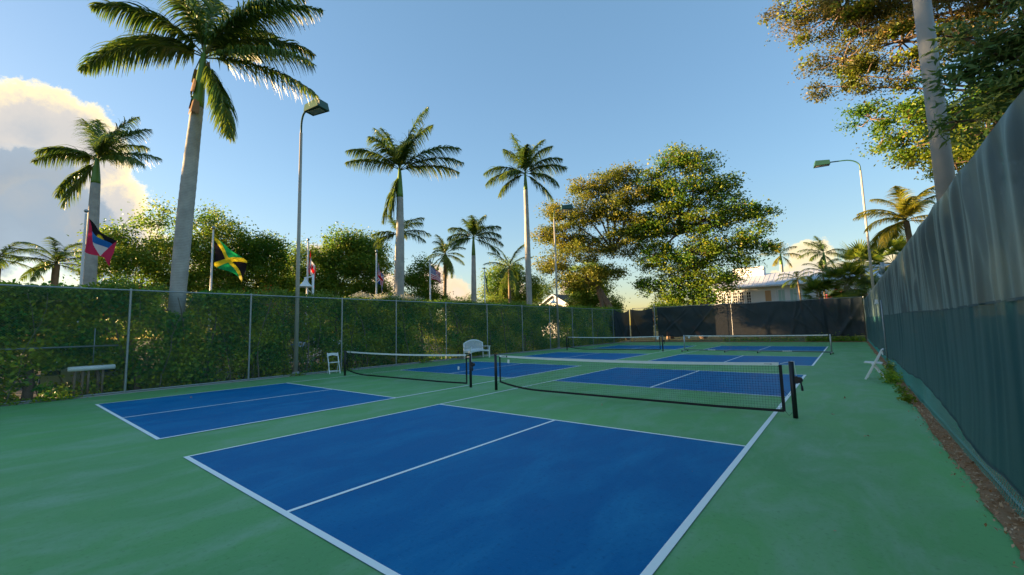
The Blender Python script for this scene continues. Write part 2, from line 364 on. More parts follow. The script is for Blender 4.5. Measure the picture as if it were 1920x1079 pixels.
# ================================================================= FENCES
def wires(y0, y1, z0, z1, pitch, r, fx, axis='y', off=0.0):
    """both diagonals of chain link, each wire a thin three-sided rod; returns V,F"""
    V = []; F = []; H = z1-z0
    for sgn, dx in ((1, -r), (-1, r)):
        s = y0-H
        while s < y1:
            a, c = s, s+H; za, zb = (z0, z1) if sgn > 0 else (z1, z0)
            ta = max(0, (y0-a)/(c-a)); tb = min(1, (y1-a)/(c-a))
            if tb > ta:
                ya, yb = a+(c-a)*ta, a+(c-a)*tb; z_a, z_b = za+(zb-za)*ta, za+(zb-za)*tb
                k = len(V)
                for (y, z) in ((ya, z_a), (yb, z_b)):
                    for q in range(3):
                        an = q*2.094
                        p, h = math.cos(an)*r, math.sin(an)*r
                        V.append((dx+p, y-h*.7, z+sgn*h*.7) )
                for q in range(3):
                    q2 = (q+1) % 3; F.append((k+q, k+q2, k+3+q2, k+3+q))
            s += pitch
    V = np.array(V); F = np.array(F)
    V[:, 0] += fx
    if axis == 'x': V = V[:, [1, 0, 2]]
    return V, F
lf = thing('chain_link_fence', 'long grey chain link fence with thin round posts in front of the tall green hedge', 'fence', (FX, 15, 0))
def P(o, ob):      # keep world placement under a thing whose origin is at loc
    ob.location = tuple(-Vector(o.location)) if ob.location.length == 0 else tuple(Vector(ob.location)-Vector(o.location)); return ob
pm = MB().tube([(0, 0, 0), (0, 0, 3.08)], .03, 10).tube([(0, 0, 3.08), (0, 0, 3.13), (0, 0, 3.14)], [.036, .03, .008], 10).mesh('post', False)
for y in (-5.6, -2.35, .91, 4.21, 7.75, 10.52, 13.72, 17.03, 20.5, 23.8, 27.0, 30.3, 34.3, 37.95):
    o = link('post', pm, M['galv'], lf, (0, y-15, 0))
P(lf, MB().tube([(FX, -8, 3.09), (FX, 37.95, 3.09)], .022, 8).build('top_rail', M['galv'], lf, True))
P(lf, MB().tube([(FX, -8, .055), (FX, 37.95, .055)], .024, 8).build('bottom_rail', M['galv'], lf, True))
V, F = wires(-7.9, 37.9, .05, 3.07, .062, .0014, FX-.035)
o = P(lf, link('wire_mesh', np_mesh('wire_mesh', V, F), M['wire'], lf)); o['kind'] = 'stuff'
P(lf, MB().tube([(FX-.28, -8, 1.415), (FX-.28, .75, 1.435)], .022, 8).tube([(FX-.28, -8, 0), (FX-.28, -8, 1.44)], .02).build('mid_rail', M['galv'], lf, True))
P(lf, MB().tube([(FX-.28, .22, .95), (FX-.28, .22, 1.95)], .014, 6).build('brace_bar', M['galv'], lf, True))
kb = MB().box((FX-.02, 15, -.005), (.09, 46, .07)).build('kerb', M['concrete']); kb['kind'] = 'structure'

rf = thing('green_chain_link_fence', 'green vinyl chain link fence behind the windscreen, showing below its lower hem', 'fence', (RX+.1, 15, 0))
for y in np.arange(-5.5, 38.1, 3.1):
    MB().tube([(0, 0, -.02), (0, 0, 3.02)], .035, 10).build('post', M['concrete'], rf, loc=(.05, float(y)-15, 0))
P(rf, MB().tube([(RX+.1, -8, 3.0), (RX+.1, 38, 3.0)], .022, 8).build('top_rail', M['galv'], rf, True))
V, F = wires(-7.9, 38, .0, 3.0, .07, .0026, RX-.015)
o = P(rf, link('wire_mesh', np_mesh('wire_mesh', V, F), M['greenwire'], rf)); o['kind'] = 'stuff'
P(rf, MB().tube([(RX-.0, -8, .10), (RX-.0, 38, .10)], .012, 6).build('bottom_pipe', M['galv'], rf, True))

bf = thing('back_fence', 'tall grey metal fence carrying the dark screen across the far end of the courts', 'fence', (0, BY, 0))
for x in (-9.4, -4.6, -.9, 2.1, 5.1, 8.15):
    MB().tube([(0, 0, 0), (0, 0, 3.28)], .032, 10).build('post', M['galv'], bf, loc=(x, .06, 0))
MB().tube([(-9.4, .06, 3.24), (8.15, .06, 3.24)], .026, 8).build('top_rail', M['galv'], bf, True)
MB().tube([(0, 0, 0), (0, 0, 3.55)], .05, 10).build('post', M['galv'], bf, loc=(-7.12, -.28, 0))
V, F = wires(-9.4, 8.15, .03, 3.22, .07, .0025, .04, 'x')
o = link('wire_mesh', np_mesh('wire_mesh', V, F), M['wire'], bf); o['kind'] = 'stuff'

# windscreen cloth: real folds
def vnoise(seed):
    r_ = np.random.default_rng(seed); ph = r_.uniform(0, 6.28, 24); fr = r_.uniform(.6, 6.5, 24); am = 1/np.sqrt(fr); sl_ = r_.normal(0, .35, 24)
    def f(y, z):
        s = 0
        for p, q, a, k in zip(ph, fr, am, sl_): s = s+a*np.sin(p+q*(y+k*z))
        return s/8
    return f
def ridge(seed, n, y0, y1, slope, wid):
    r_ = np.random.default_rng(seed); c = r_.uniform(y0, y1, n); k = r_.normal(slope[0], slope[1], n); w = r_.uniform(*wid, n); a = r_.uniform(-.3, 1, n); zc_ = r_.uniform(.5, 3, n); zs = r_.uniform(.5, 1.6, n)
    def f(y, z):
        s = 0
        for i in range(n): s = s+a[i]*np.exp(-((y-c[i]-k[i]*(z-1.5))/w[i])**2)*np.exp(-((z-zc_[i])/zs[i])**2)
        return s
    return f
def cloth(name, m_, parent, ys, zlo, zhi, nz, disp, to):
    """zlo,zhi functions of y; disp(y,z,t); to(y,z,d) -> world"""
    Yg, T = np.meshgrid(ys, np.linspace(0, 1, nz), indexing='ij')
    Z = zlo(Yg)*(1-T)+zhi(Yg)*T; D = disp(Yg, Z, T); V = to(Yg, Z, D).reshape(-1, 3)
    nu = len(ys); I = np.arange(nu*nz).reshape(nu, nz)
    F = np.stack([I[:-1, :-1], I[1:, :-1], I[1:, 1:], I[:-1, 1:]], -1).reshape(-1, 4)
    me = np_mesh(name, V, F); me.shade_smooth()
    o = link(name, me, m_, parent)
    if parent is not None: o.location = tuple(-Vector(parent.location))
    return o
n1, n2, n3 = vnoise(1), vnoise(2), vnoise(5)
rg = ridge(11, 70, -6, 38, (0, .25), (.03, .10)); rg2 = ridge(12, 30, -6, 38, (0, .5), (.05, .2))
cusp = lambda y: np.abs(((y+5.5) % 1.55)/1.55*2-1)**2
def hem(y): return np.interp(y, [-6, 3.3, 5.7, 7.2, 9, 11.6, 20, 38], [.30, .31, .40, .50, .52, .50, .30, .30])+.02*np.sin(y*2.3)+.012*np.sin(y*6)
seam = lambda y: 1.74+.012*np.sin(y*.8)
top = lambda y: 3.02-.05+.022*cusp(y)+.006*np.sin(y*5)
fr_ = np.random.default_rng(44); FK = [(fr_.uniform(9, 34), fr_.uniform(0, 6.28), fr_.normal(0, .10)) for _ in range(7)]
def folds(y, z):
    s = 0; yy = y+.05*np.sin(y*1.9)+.03*np.sin(z*2.2+y)
    for f, p, k in FK: s = s+np.sin(f*(yy+k*(z-2))+p)*(11/f)**1.15*(.5+np.sin(yy*(.7+f*.03)+p)**2)
    s = s/3.2; return np.sign(s)*np.abs(s)**.7
env = lambda y: .45+.55*np.abs(np.sin(y*.83+.6*np.sin(y*.31)))
def dU(y, z, t):    # gathered under the top hem: folds strongest there
    hold = 1-np.exp(-(1-t)/.09)
    return hold*(.060*folds(y, z)*env(y)*(.22+.78*t)+.020*n1(y*1.3, z)*(.4+t)+.045*rg(y, z))+.015*n2(y*.25, z*.5)
def dL(y, z, t):
    return .018*folds(y, z)*env(y+2)*(.3+.7*t)+.022*n2(y*.7, z)*(1.1-.6*t)+.020*rg2(y, z)+.020*n1(y*1.3, z)*t*.45+.02*n2(y*.25, z*.5)+.05*(1-t)**3*(.5+n3(y*.5, 0))
toR = lambda y, z, d: np.stack([RX-.045-d*1.1, y, z], -1)
ws = thing('windscreen', 'tall dark blue-green windscreen cloth hung in folds along the right fence', 'windscreen', (RX, 15, 0))
cuts = [-6, 3.4, 9.6, 15.5, 26, 38]
for a, b_ in zip(cuts[:-1], cuts[1:]):
    st = .022 if a < 9 else .045
    yy = np.arange(a, b_+.001, (b_-a)/math.ceil((b_-a)/st))
    cloth('upper_panel', M['fabric'], ws, yy, seam, top, 30, dU, toR)
    cloth('lower_panel', M['fabric_low'], ws, yy, hem, lambda y: seam(y)-.004, 26, dL, toR)
def strip(name, m_, parent, ys, zf, h, disp, off):
    return cloth(name, m_, parent, ys, lambda y: zf(y)-h/2, lambda y: zf(y)+h/2, 3, lambda y, z, t: disp(y, z, 1.0*np.ones_like(y))+off, toR)
M['seam'] = mat('stitched_seam', (.06, .10, .115), .8)
strip('seam_band', M['seam'], ws, np.arange(-6, 38, .05), seam, .022, dU, .006)
strip('hem_band', M['seam'], ws, np.arange(-6, 38, .05), lambda y: hem(y)+.012, .022, lambda y, z, t: dL(y, z, 0*y), .006)

bs = thing('back_windscreen', 'wide wrinkled charcoal screen hanging on the far end fence', 'windscreen', (0, BY, 0))
rb = ridge(21, 46, -9, 8, (.0, .9), (.05, .22)); rb2 = ridge(22, 24, 3.5, 8.2, (0, .2), (.05, .14)); nb = vnoise(9)
def dB(y, z, t): return .05*nb(y*.8, z)+.085*rb(y, z)+.11*rb2(y, z)*(.4+t)+.03*np.sin(z*5+nb(y, 0)*4)*.4
toB = lambda y, z, d: np.stack([y, BY-.05-d*1.3, z], -1)
for a, b_, zl, zh in ((-9.62, -7.35, .42, 3.18), (-6.95, -.6, .46, 3.2), (-.58, 8.1, .44, 3.2)):
    yy = np.arange(a, b_+.001, .045)
    sag = (lambda a, b_, zh: lambda y: zh-(.16*np.sin((y-a)/(b_-a)*math.pi) if b_-a < 3 else .03*np.sin(y*2)))(a, b_, zh)
    cloth('screen_panel', M['fabric_back'], bs, yy, lambda y, zl=zl: zl+.03*np.sin(y*1.7)+.02*np.sin(y*5), sag, 44, dB, toB)
ss = thing('corner_screen', 'short sagging charcoal screen piece left of the red tape, at the far left corner', 'windscreen', (FX, 36, 0))
toS = lambda y, z, d: np.stack([FX+.07+d*1.2, y, z], -1)
cloth('screen_panel', M['fabric_back'], ss, np.arange(34.4, 37.9, .05), lambda y: .45+.03*np.sin(y*3), lambda y: 3.1-.28*np.sin((y-34.4)/3.5*math.pi), 34, lambda y, z, t: .05*nb(y*.8, z)+.09*rb(y-30, z)+.03*nb(y*2, z), toS)
tg = MB()
for i in range(5): tg.box((-7.22+.03*math.sin(i*2.1), BY-.30, 2.75-i*.26), (.07, .02, .18), Matrix.Rotation(.3*math.sin(i*1.7), 3, 'Y'))
tag(tg.build('hanging_tape', mat('faded_red_tape', (.38, .12, .08), .7)), 'faded red tape tied down the tall post between two screen pieces', 'tape')

# steel post standing proud of the right screen, bracket and gate heads
t_ = thing('support_post', 'thin silver post leaning on the right windscreen behind the white folding chair', 'post', (8.02, 15.0, 0))
MB().tube([(0, 0, 0), (.02, .3, 1.9), (.03, .5, 2.2)], .022, 8).build('shaft', M['galv'], t_, True)
MB().tube([(0, 0, 0), (0, 0, .16)], .035, 8).build('sleeve', M['concrete'], t_, True)
t_ = thing('wall_bracket', 'small white bracket clamped on the right windscreen at head height', 'bracket', (8.02, 17.6, 2.17))
MB().box((0, 0, 0), (.10, .42, .05)).build('arm', M['white'], t_); MB().box((0, -.16, .07), (.08, .07, .12)).build('clamp', M['white'], t_)
t_ = thing('gate_head', 'two stubby grey pipe ends rising over the top of the right windscreen', 'fence fitting', (8.15, 15.6, 3.0))
MB().tube([(0, 0, 0), (0, 0, .26)], .055, 10).build('pipe_end', M['galv'], t_, True)
MB().tube([(0, -.45, 0), (0, -.45, .34)], .05, 10).build('pipe_end', M['galv'], t_, True); MB().box((0, -.22, .03), (.05, .5, .07)).build('yoke', M['galv'], t_)

# ================================================================= NETS
def net_mesh(w, zt, zb, cell, r, sag):
    b = MB(); n = int(w/cell)
    def rod(a, c, r):
        k = len(b.v); a = Vector(a); c = Vector(c); d = (c-a).normalized(); x = Vector((0, 1, 0)); y = d.cross(x)
        for p in (a, c):
            for q in range(3): b.v.append(tuple(p+x*math.cos(q*2.094)*r+y*math.sin(q*2.094)*r))
        for q in range(3): b.f.append((k+q, k+(q+1) % 3, k+3+(q+1) % 3, k+3+q))
    for i in range(1, n):
        x = w*i/n; u = x/w; rod((x, 0, zt-sag*4*u*(1-u)), (x, 0, zb(u)), r)
    m_ = int((zt-.1)/cell)
    for j in range(1, m_):
        f = j/m_; pts = []
        for s in range(25):
            u = s/24; z0, z1 = zt-sag*4*u*(1-u), zb(u); pts.append((w*u, 0, z0+(z1-z0)*f))
        for a, c in zip(pts[:-1], pts[1:]): rod(a, c, r)
    return b
def band(w, zc_, h, t, n=24, x0=0):
    b = MB(); top_, bot = [], []
    P1 = [[], [], [], []]
    for s in range(n+1):
        u = s/n; z = zc_(u); x = x0+w*u
        P1[0].append((x, -t/2, z-h/2)); P1[1].append((x, t/2, z-h/2)); P1[2].append((x, t/2, z+h/2)); P1[3].append((x, -t/2, z+h/2))
    b.quadgrid(P1, True); k = n+1
    b.f += [(0, k, 2*k, 3*k), (n, 3*k+n, 2*k+n, k+n)]
    return b
NW = 6.7; HP = .935
def make_net(label):
    """posts at x=0 and x=NW; hanging net between"""
    t = thing('pickleball_net', label, 'net', group='pickleball nets with black posts')
    pole = MB().tube([(0, 0, 0), (0, 0, HP)], .038, 16).mesh('post', True)
    for x in (0, NW): link('post', pole, M['black'], t, (x, 0, 0))
    for x in (0, NW):
        MB().tube([(0, 0, HP), (0, 0, HP+.012), (0, 0, HP+.014)], [.040, .036, .01], 16).build('cap', M['black'], t, loc=(x, 0, 0))
    x0, x1 = .15, NW-.16; w = x1-x0
    zb = lambda u: .085+.14*max(0, 1-u*5.0)**2+.02*max(0, u*6-5)
    zt = lambda u: HP-.035-.045*4*u*(1-u)
    link('net', net_mesh(w, HP-.035, zb, .044, .00145, .045).mesh('net'), M['netcord'], t, (x0, 0, 0))['kind'] = 'stuff'
    band(w-.02, zt, .052, .010, x0=x0+.0).build('top_tape', M['tape'], t)
    band(w, zb, .045, .010, x0=x0).build('bottom_tape', M['blktape'], t)
    MB().box((x0, 0, (HP-.06+zb(0))/2), (.040, .012, HP-.06-zb(0)+.02)).build('side_tape', M['blktape'], t)
    MB().box((x1, 0, (HP-.06+zb(1))/2), (.050, .012, HP-.06-zb(1)+.02)).build('side_tape', M['blktape'], t)
    MB().tube([(x1, 0, HP-.03), (NW, 0, HP+.012)], .004, 5).tube([(NW+.0, 0, HP+.016), (NW+.045, 0, HP+.012), (NW+.062, -.01, HP-.22)], .0055, 5).build('headline_cord', M['tape'], t)
    MB().tube([(.04, 0, HP-.02), (x0+.02, 0, HP-.03)], .004, 5).build('headline_cord', M['tape'], t)
    # lacing to the posts
    b = MB()
    b.tube([(x1+.02, 0, .1), (NW-.09, 0, .03), (NW-.03, 0, .10)], .003, 4)
    b.tube([(x1+.02, 0, .45), (NW-.07, 0, .36), (NW-.04, 0, .42)], .0025, 4); b.tube([(x0-.02, 0, zb(0)), (.06, 0, .14), (.03, 0, .18)], .003, 4)
    b.build('lacing_cord', M['netcord'], t, True)
    # ratchet winch on the right post
    wn_ = MB().tube([(0, -.03, 0), (0, .03, 0)], .05, 14).box((-.045, 0, 0), (.05, .05, .12)).build('winch', M['black'], t, loc=(NW+.10, 0, .64))
    MB().tube([(0, -.03, 0), (.02, -.045, -.01), (.03, -.05, -.10)], .012, 8).tube([(.03, -.05, -.09), (.035, -.055, -.17)], .018, 8).build('winch_handle', M['black'], wn_, True)
    MB().tube([(0, -.034, 0), (0, -.042, 0)], .010, 8).build('bolt', mat('red_bolt', (.3, .08, .06), .6), wn_)
    # print on the tape and label tag
    b = MB()
    for i in range(9): b.box((x0+.07+i*.013, -.0058, HP-.037), (.008, .0012, .016+.004*(i % 2)))
    b.build('printed_logo', M['mark'], t)
    MB().box((x0+.24, -.0060, HP-.041), (.05, .0014, .045)).build('printed_patch', M['mark'], t)
    b = MB().box((x1-.19, -.0060, HP-.040), (.10, .0014, .006)); b.box((x1-.135, -.0060, HP-.040), (.02, .0014, .013)).build('printed_arrow', M['mark'], t)
    return t
def copy_tree(o, parent=None):
    c = o.copy(); C.objects.link(c)
    if parent is not None: c.parent = parent
    for ch in [x for x in bpy.data.objects if x.parent == o]: copy_tree(ch, c)
    return c
n0 = make_net('nearest net with black posts and a crank on the right one, large in the middle'); n0.location = (-.3, 6.875, 0)
n1_ = copy_tree(n0); n1_.location = (-7.977, 6.905, 0); n1_['label'] = 'black-posted net in front of the white folding chair and bench, left of the nearest net'
n2_ = copy_tree(n0); n2_.location = (-8.35, 23.75, 0); n2_['label'] = 'farthest black-posted net, in front of the sagging corner screen'
def label_card(x, y, z, s, label):
    b = MB().box((0, 0, 0), (.07*s, .003, .095*s), Matrix.Rotation(.12, 3, 'Y'))
    tag(b.build('label_card', M['tape'], loc=(x, y, z)), label, 'label card')
label_card(.16, 6.86, .77, 1.0, 'white paper card tied near the left post of the nearest net')
label_card(-1.75, 6.89, .52, .0+1.0, 'white paper card hanging low beside the right post of the net by the bench')
label_card(-1.93, 23.73, .80, 1.7, 'white card near the right post of the farthest black-posted net')

# portable net with silver wheeled frame
t = thing('portable_net', 'portable net on a silver frame with wheels, far right court', 'net', (-.50, 24.15, 0))
WN = 6.98; sk = Matrix.Rotation(-.03, 4, 'Z')
for x, s in ((0, 1), (WN, -1)):
    up_ = MB().tube([(x, 0, .10), (x-.0*s, 0, .95)], .034, 12).build('upright', M['silver'], t, True)
    ft = MB().tube([(x, -.42, .075), (x, .42, .075)], .028, 10).build('foot', M['silver'], t, True)
    for y in (-.42, .42):
        MB().tube([(x-.02, y, .045), (x+.02, y, .045)], .045, 14).build('wheel', M['rubber'], ft)
MB().tube([(0, 0, .10), (WN, 0, .10)], .028, 8).build('base_bar', mat('grey_base_bar', (.16, .20, .21), .6), t, True)
for x in (2.3, 3.9):
    sp = MB().tube([(x, -.30, .05), (x, .30, .05)], .022, 8).box((x, 0, .08), (.05, .05, .05)).build('centre_foot', M['silver'], t)
    MB().tube([(x-.02, -.32, .04), (x+.02, -.32, .04)], .040, 12).build('wheel', M['rubber'], sp)
link('net', net_mesh(WN-.24, .90, lambda u: .17, .05, .0014, .02).mesh('net'), M['netcord'], t, (.12, 0, 0))['kind'] = 'stuff'
band(WN-.16, lambda u: .91-.02*4*u*(1-u), .05, .010, x0=.08).build('top_tape', M['tape'], t)
MB().box((.30, -.01, .82), (.11, .004, .10)).build('tag', M['tape'], t)
for x in (1.35, 5.0):
    b = MB()
    for i in range(5): b.box((x+i*.085, -.032, .115), (.055, .004, .05)); 
    for i in range(4): b.box((x+.03+i*.085, -.032, .10+.02*(i % 2)), (.05, .003, .012))
    b.build('base_lettering', M['tape'], t)
t.rotation_euler.z = -.085

# ================================================================= FURNITURE
def chair(label, loc, rz):
    """folding chair, faces -y locally"""
    t = thing('folding_chair', label, 'chair', loc, rz, 'white resin folding chairs')
    m_ = M['plastic']
    for s in (-1, 1):
        MB().bar((s*.20, -.21, .0), (s*.20, .20, .82), .028, .045).build('back_upright', m_, t, bevel=.004)     # front foot to back top
        MB().bar((s*.172, .21, .0), (s*.172, -.06, .46), .022, .035).build('rear_leg', m_, t, bevel=.003)
    b = MB(); P1 = [[], [], [], []]
    for k in range(9):
        u = -1+k/4; z = .80-.020*(u*u)+.02; h = .10+.03*(u*u); x = u*.205; y = .20-.02*(1-u*u)*-1
        P1[0].append((x, y-.012, z-h)); P1[1].append((x, y+.012, z-h)); P1[2].append((x, y+.012, z)); P1[3].append((x, y-.012, z))
    b.quadgrid(P1, True); b.f += [(0, 9, 18, 27), (8, 35, 26, 17)]; b.build('backrest', m_, t)
    sr = Matrix.Rotation(-.05, 3, 'X')
    MB().box((0, -.02, .445), (.36, .38, .035), sr).build('seat', m_, t, bevel=.008)
    MB().bar((-.20, -.165, .10), (.20, -.165, .10), .03, .022).build('front_stretcher', m_, t)
    MB().bar((-.172, .155, .10), (.172, .155, .10), .03, .022).build('rear_stretcher', m_, t)
    return t
chair('white folding chair by the hedge fence, left of the second net', (-9.22, 7.12, 0), R(90-14))
chair('white folding chair seen side-on by the right windscreen', (7.68, 13.45, 0), R(-96))

t = thing('garden_bench', 'white wooden garden bench with an arched slatted back by the hedge', 'bench', (-9.22, 15.55, 0), R(90))
# local: faces -y ; width along x  (world facing +x)
bw = .76
for s in (-1, 1):
    MB().bar((s*bw, .24, 0), (s*bw, .30, .84), .065, .05).build('leg', M['white'], t, bevel=.006)
    MB().bar((s*bw, -.24, 0), (s*bw, -.24, .63), .06, .06).build('leg', M['white'], t, bevel=.006)
    MB().box((s*bw, -.02, .65), (.09, .60, .032)).build('armrest', M['white'], t, bevel=.006)
    MB().box((s*bw, 0, .13), (.035, .44, .05)).build('side_stretcher', M['white'], t)
    MB().box((s*bw, 0, .385), (.04, .44, .08)).build('side_rail', M['white'], t)
for k in range(7): MB().box((0, -.22+k*.073, .43+.004*abs(k-3)), (2*bw-.07, .060, .022)).build('seat_slat', M['white'], t, bevel=.004)
b = MB(); P1 = [[], [], [], []]
for k in range(15):
    u = -1+k/7; x = u*(bw-.02); z = .34+.06*(1-u*u)**.6; P1[0].append((x, -.262, z)); P1[1].append((x, -.238, z)); P1[2].append((x, -.238, .42)); P1[3].append((x, -.262, .42))
b.quadgrid(P1, True).build('apron', M['white'], t)
arch = lambda u: .86+.20*(1-u*u)
b = MB(); P1 = [[], [], [], []]
for k in range(25):
    u = -1+k/12; x = u*(bw+.02); z = arch(u); P1[0].append((x, .27, z-.06)); P1[1].append((x, .31, z-.06)); P1[2].append((x, .31, z)); P1[3].append((x, .27, z))
b.quadgrid(P1, True); b.f += [(0, 25, 50, 75), (24, 99, 74, 49)]; b.build('arched_top_rail', M['white'], t)
MB().box((0, .272, .49), (2*bw-.04, .035, .06)).build('lower_back_rail', M['white'], t)
for k in range(19):
    u = -.92+k*.92*2/18; MB().bar((u*bw, .275, .50), (u*bw, .29, arch(u)-.05), .038, .016).build('back_slat', M['white'], t)

# white padded rail on posts behind the fence
t = thing('padded_rail', 'short white padded rail on grey posts behind the fence at far left', 'rail', (-10.12, .22, 0))
MB().tube([(0, -.50, .80), (0, -.49, .80), (0, .49, .80), (0, .50, .80)], [.04, .07, .07, .04], 12).build('rail', M['plastic'], t, True)
MB().tube([(.035, -.47, .845), (.035, .47, .845)], .008, 6).build('trim', M['rubber'], t)
for y in (-.34, -.18, -.06, .24): MB().tube([(-.02, y, -.1), (-.02, y, .76)], .03, 8).build('leg', M['trunk2'], t, True)

# ================================================================= POLES
def light_pole(label, loc, h, arm, rz, grp):
    t = thing('light_pole', label, 'light pole', loc, rz, grp)
    MB().tube([(0, 0, -.1), (0, 0, h*.93)], [.085, .055], 14).build('pole', M['floodpole'], t, True)
    MB().tube([(0, 0, -.1), (0, 0, .14)], [.15, .13], 14).build('base', M['concrete'], t, True)
    pts = [(0, 0, h*.93-.35), (0, 0, h*.93+.25)]
    for k in range(1, 8):
        a = k/7*math.pi/2*.95; pts.append((arm*.55*(1-math.cos(a)), 0, h*.93+.25+.62*math.sin(a)))
    pts.append((arm, 0, h*.93+.25+.66))
    am_ = MB().tube(pts, .040, 10).build('arm', M['lampgreen'], t, True)
    hd = thing_part('lamp_head', t, (arm, 0, h*.93+.93))
    return t
def thing_part(name, parent, loc):
    b = MB(); a, c, d = .44, .30, .19
    v = [(-.02, -c*.8, -d), (2*a, -c, -d*.9), (2*a, c, -d*.9), (-.02, c*.8, -d), (.0, -c*.7, d*.6), (2*a-.08, -c*.9, d), (2*a-.08, c*.9, d), (.0, c*.7, d*.6)]
    b.v = v; b.f = [(3, 2, 1, 0), (4, 5, 6, 7), (0, 1, 5, 4), (1, 2, 6, 5), (2, 3, 7, 6), (3, 0, 4, 7)]
    h = b.build(name, M['lampgreen'], parent, loc=loc, bevel=.012)
    MB().box((a+.02, 0, -d-.008), (.62, .30, .018)).build('lens', M['lens'], h)
    return h
G = 'tall curved-arm floodlight poles around the courts'
light_pole('nearest floodlight pole with a square green head, behind the fence left of the folding chair', (-10.04, 5.99, 0), 10.75, .42, R(14), G)
light_pole('distant floodlight pole with a green head in front of the broad trees', (-10.02, 25.3, 0), 10.7, .60, R(40), G)
light_pole('golden-lit floodlight pole with its head pointing left beyond the far right corner', (8.6, 33.9, 0), 12.3, 1.6, R(190), G)
t = thing('concrete_pole', 'thick bare grey pole rising behind the right windscreen among the leaves', 'pole', (8.92, 9.8, 0))
MB().tube([(0, 0, -.1), (0, 0, 6), (.0, 0, 13.5)], [.165, .145, .115], 22).build('shaft', M['pole'], t, True)
MB().tube([(0, 0, 13.5), (0, 0, 13.56)], [.12, .05], 22).build('cap', M['galv'], t)

# bell lanterns
def bell_lantern(label, loc, h, s, rz, m_):
    t = thing('bell_lantern', label, 'street lamp', loc, rz, 'bell-shaped street lamps')
    MB().tube([(0, 0, 0), (0, 0, h+.55*s)], .05*s, 10).build('post', m_, t, True)
    MB().bar((0, 0, h+.48*s), (-.42*s, 0, h+.42*s), .05*s).build('arm', m_, t)
    prof = [(.02, .42), (.05, .38), (.07, .30), (.12, .22), (.20, .12), (.28, .05), (.36, 0), (.35, -.02)]
    MB().tube([(-.36*s, 0, h+z*s) for r_, z in prof], [max(.005, r_*s) for r_, z in prof], 16).build('shade', M['white'], t, True)
    MB().bar((-.36*s, 0, h-.05*s), (0, 0, h-.35*s), .03*s).build('brace', m_, t)
bell_lantern('white bell-shaped lamp just above the hedge beside the first floodlight pole', (-11.35, 7.25, 0), 3.72, .95, R(38), M['white'])
bell_lantern('small bell-shaped lamp on a dark post by the gabled house', (-14.2, 31.9, 0), 3.9, 1.0, R(38), M['galv'])

# ================================================================= FLAGS
def flag_pole(label, loc, h):
    t = thing('flagpole', label, 'flagpole', loc, 0, 'flagpoles behind the hedge')
    MB().tube([(0, 0, -.1), (0, 0, h)], [.065, .04], 12).build('pole', M['flagpole'], t, True)
    b = MB(); pts = []; rs = []
    for k in range(9): a = math.pi*k/8; pts.append((0, 0, h+.12-.08*math.cos(a))); rs.append(max(.004, .08*math.sin(a)))
    b.tube(pts, rs, 12).build('finial', M['galv'], t, True)
    MB().tube([(.06, -.03, .9), (.06, -.03, h-.05)], .006, 4).build('halyard', M['tape'], t)
    return t
right = Vector((math.cos(R(38.6)), math.sin(R(38.6)), 0))
def flag(name, label, pole, ztop, H, L, rgt, down, shrink, col, seed=0, rdir=None, waves=3):
    rd = (rdir or right); nrm = Vector((-rd.y, rd.x, 0)); nu, nv = 90, 60
    r_ = random.Random(seed); ph = r_.uniform(0, 6)
    V = np.empty((nu+1, nv+1, 3)); cols = []
    for i in range(nu+1):
        u = i/nu
        for j in range(nv+1):
            v = j/nv
            x = .07+u*rgt*(1-.12*v)+.04*math.sin(u*7+v*3+ph); z = ztop-v*H*(1-shrink*u)-u*down*(1-.2*u*(1-u))-.10*H*u*math.sin(u*5+v*2)
            d = .13*u**.7*math.sin(u*waves*3.1+v*1.9+ph)*(L/2)+.05*math.sin(v*9+u*4)*u
            p = Vector(pole)+rd*x+nrm*d; V[i, j] = (p.x, p.y, z)
    I = np.arange((nu+1)*(nv+1)).reshape(nu+1, nv+1)
    F = np.stack([I[:-1, :-1], I[1:, :-1], I[1:, 1:], I[:-1, 1:]], -1).reshape(-1, 4)
    me = np_mesh(name, V.reshape(-1, 3), F)
    ca = me.color_attributes.new('print', 'FLOAT_COLOR', 'CORNER')
    cc = np.ones((nu*nv, 4, 4), np.float32)
    for i in range(nu):
        for j in range(nv): cc[i*nv+j, :, :3] = col((i+.5)/nu, (j+.5)/nv)
    ca.data.foreach_set('color', cc.ravel()); me.shade_smooth()
    Mf = mat(name+'_cloth', (.5, .5, .5), .7, .2, trans=.35); n = Mf.node_tree.nodes; a = n.new('ShaderNodeAttribute'); a.attribute_name = 'print'
    Mf.node_tree.links.new(a.outputs['Color'], n['Principled BSDF'].inputs['Base Color']); 
    for q in n:
        if q.type == 'BSDF_TRANSLUCENT': Mf.node_tree.links.new(a.outputs['Color'], q.inputs[0])
    return tag(link(name, me, Mf), label, 'flag')
RED, WHT, BLU, BLK, YEL, GRN = (.55, .012, .05), (.72, .72, .74), (.02, .16, .48), (.012, .010, .014), (.75, .58, .02), (.01, .30, .09)
NAV = (.015, .04, .22)
def c_tri(u, v):
    if abs(u-.5) < .5*(1-v)*.98:
        if v < .26:
            s = math.hypot((u-.5)*1.5, v-.26)
            return YEL if s < .13+.03*math.cos(math.atan2(v-.26, (u-.5)*1.5)*16) else BLK
        return BLU if v < .55 else WHT
    return (.62, .035, .10)
def c_sal(u, v):
    a = abs(v-u); b_ = abs(v-(1-u))
    if a < .11 or b_ < .11: return YEL
    return BLK if (u < .5 and abs(v-.5) < .5-u) or (u > .5 and abs(v-.5) < u-.5) else GRN
